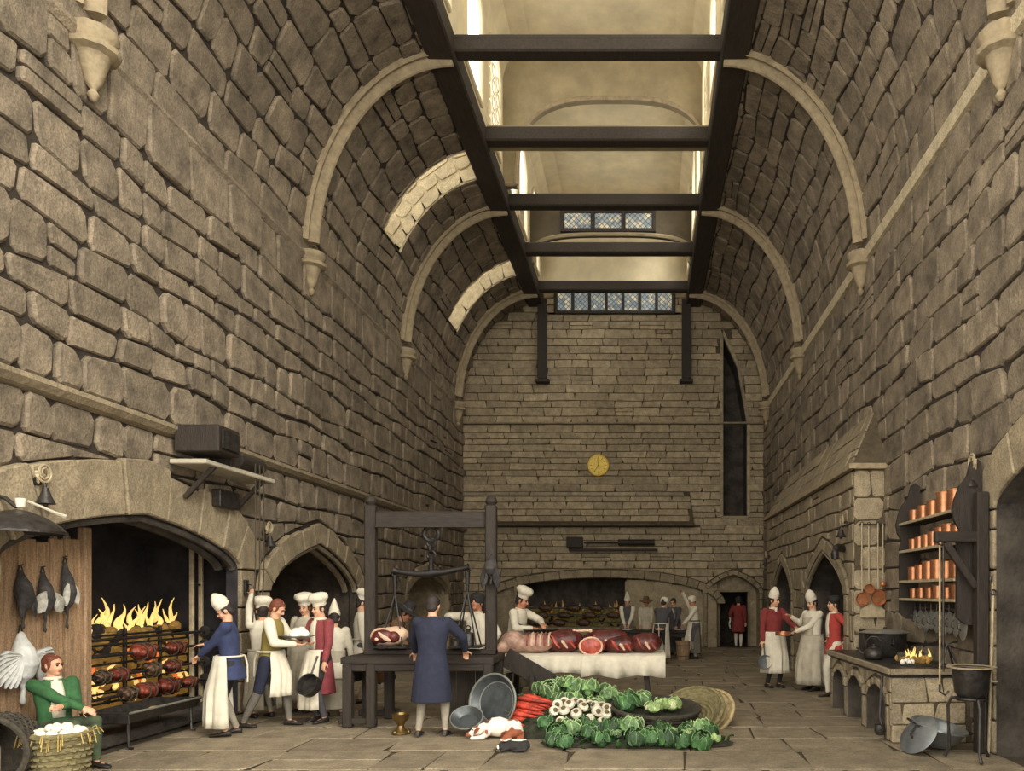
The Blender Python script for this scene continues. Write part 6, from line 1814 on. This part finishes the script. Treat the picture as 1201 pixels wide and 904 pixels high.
# ---------------------------------------------------------------- end wall furniture
ck = thing('wall_clock', 'round gilt wall clock on the end wall', 'clock', (-1.54, YB - .05, 5.95))
M = Matrix.Rotation(pi / 2, 4, 'X')
GILT = mat('gilt', (226, 186, 70), .5, .1, var=.12, scale=12)
CKF = mat('clock_face', (244, 212, 96), .6, var=.1, scale=10)
MB().lathe([(0, 0), (.34, 0), (.36, .04), (.34, .08), (.3, .07), (0, .06)], 32, M).build('case', GILT, ck, 40)
MB().lathe([(0, .062), (.295, .062), (.295, .07), (0, .072)], 32, M).build('face', CKF, ck, 40); ckf = ck.children[-1]
for k in range(12):
    a = k * pi / 6
    MB().bar((.21 * sin(a), -.078, .21 * cos(a)), (.275 * sin(a), -.078, .275 * cos(a)), .022, .008).build('hour_mark', OAK, ckf)
MB().bar((-.0, -.085, -.04), (-.02, -.085, .23), .02, .008).build('minute_hand', BLACKC, ck); MB().bar((0, -.09, .02), (-.09, -.09, -.17), .028, .008).build('hour_hand', BLACKC, ck)
j2 = thing('end_jack', 'dark jack box and roller fixed above the end hearth', 'machine', (0, YB - .05, 3.42))
MB().box((-2.3, -.16, 0), (.52, .3, .34)).build('box', OAK, j2)
MB().tube([(-2.0, -.16, 0), (-.9, -.16, 0), (-.89, -.16, 0), (.3, -.16, 0)], [.035, .035, .1, .1], 10).build('roller', OAK, j2, 40)
MB().bar((-2.5, -.12, -.24), (.4, -.12, -.24), .08, .08).build('rail', OAK_H, j2)

# range and fire of the end hearth
er = thing('end_range', 'long raised stone range under the end hearth arch', 'range', ((FX0 + FX1) / 2, YB - .3, 0))
MB().box((0, 0, .3), (FX1 - FX0 + .5, .7, .6)).build('base', STONE_B, er); MB().box((0, -.02, .64), (FX1 - FX0 + .6, .78, .07)).build('slab', STONE_V, er)
ef = thing('end_fire', 'dim fire behind bars in the end hearth', 'fire', ((FX0 + FX1) / 2, YB + .7, 0))
MB().box((0, .1, .45), (3.3, .5, .9)).build('fire_core', COAL, ef)
b = MB()
for i in range(260): b.ball((rr.uniform(-1.65, 1.65), -.14 + rr.uniform(-.06, .06), .6 + rr.random() * .65), rr.uniform(.05, .1), None, 6, 5)
b.build('glowing_coals', EMBER_D, ef, True, kind='stuff')
for i in range(22): flame((rr.uniform(-1.55, 1.55), -.1, 1.1), rr.uniform(.15, .45), .06, FLAME_D, i, ef)
for i, z in enumerate((.8, 1.04, 1.28)):
    s1 = thing('roasting_spit', ['lowest', 'middle', 'upper'][i] + ' spit across the end hearth', 'spit', ((FX0 + FX1) / 2, YB + .05, z), 0, 'spits of the end hearth')
    MB().tube([(-1.8, 0, 0), (1.8, 0, 0)], .03, 7).build('rod', IRON, s1, True)
    for j in range((3, 4, 4)[i]):
        xx = -1.2 + j * .82 + .2 * i + rr.uniform(-.1, .1)
        t = thing('roast', '%s dark roast from the carcass side on the %s spit of the end hearth' % (ORD[j], ['lowest', 'middle', 'upper'][i]), 'meat', ((FX0 + FX1) / 2 + xx, YB + .05, z), 0, 'roasts on the %s end spit' % ['lowest', 'middle', 'upper'][i])
        b = MB(); b.ball((0, 0, 0), (.24, .13, .12)); b.ball((.1, -.04, -.02), (.14, .1, .1)); b.ball((-.16, 0, .02), (.1, .08, .07)); voxel(b, 'flesh', ROAST_D, t, .022, 2)
for sx in (-1.75, 1.75):
    t = thing('spit_stand', ['upright spit stand at the cook end of the end hearth', 'upright spit stand beside the far table cooks'][sx > 0], 'stand', ((FX0 + FX1) / 2 + sx, YB + .0, .6)); MB().bar((0, 0, 0), (0, 0, .95), .06, .06).build('upright', IRON, t)
    for z in (.2, .44, .68): MB().bar((0, 0, z - .03), (0, .12, z - .03), .03, .03).build('spit_hook', IRON, t)

# far table
ft = thing('far_table', 'plain dark work table where the far cooks stand', 'table', (.2, 21.1, 0))
for k in range(3): MB().box((0, -.25 + k * .25, .72), (2.35, .24, .06)).build('top_plank', OAK_H, ft)
for sx in (-1.05, 1.05):
    for sy in (-.28, .28): MB().box((sx, sy, .35), (.09, .09, .7)).build('leg', OAK, ft)
MB().box((0, -.3, .63), (2.2, .04, .12)).build('rail', OAK_H, ft)
for i, xx in enumerate((.95, .4, -.5)):
    t = thing('plate', ['white plate at the end of the far table', 'white plate in the middle of the far table', 'white plate near the capped cook on the far table'][i], 'plate', (xx, 20.98, .752))
    MB().lathe([(0, 0), (.09, 0), (.15, .02), (.155, .028), (.09, .012), (0, .012)], 20).build('dish', EGG, t, True)
# bread tub under the far table end
tub = thing('tub', 'wooden tub standing at the end of the far table', 'tub', (1.0, 20.45, 0))
MB().lathe([(0, 0), (.16, 0), (.2, .5), (.18, .5), (.145, .03), (0, .03)], 20).build('staves', BOARD, tub, 40)
for z in (.1, .38): MB().tube([((.165 + .04 * z / .5 * 1.0) * cos(2 * pi * i / 20), (.165 + .04 * z / .5) * sin(2 * pi * i / 20), z) for i in range(21)], .01, 5, False).build('hoop', IRON, tub, True)
cl_ = thing('carried_cloth', 'white cloth carried by the man in the end doorway', 'cloth', (2.74, 24.72, .62))
b = MB(); b.sheet([[(-.02 + .02 * sin(j * 2), -.06 + .05 * k, .36 - .09 * j + .01 * sin(k * 2)) for k in range(5)] for j in range(5)]); solid(b.build('fold', LINEN, cl_, True), .03)
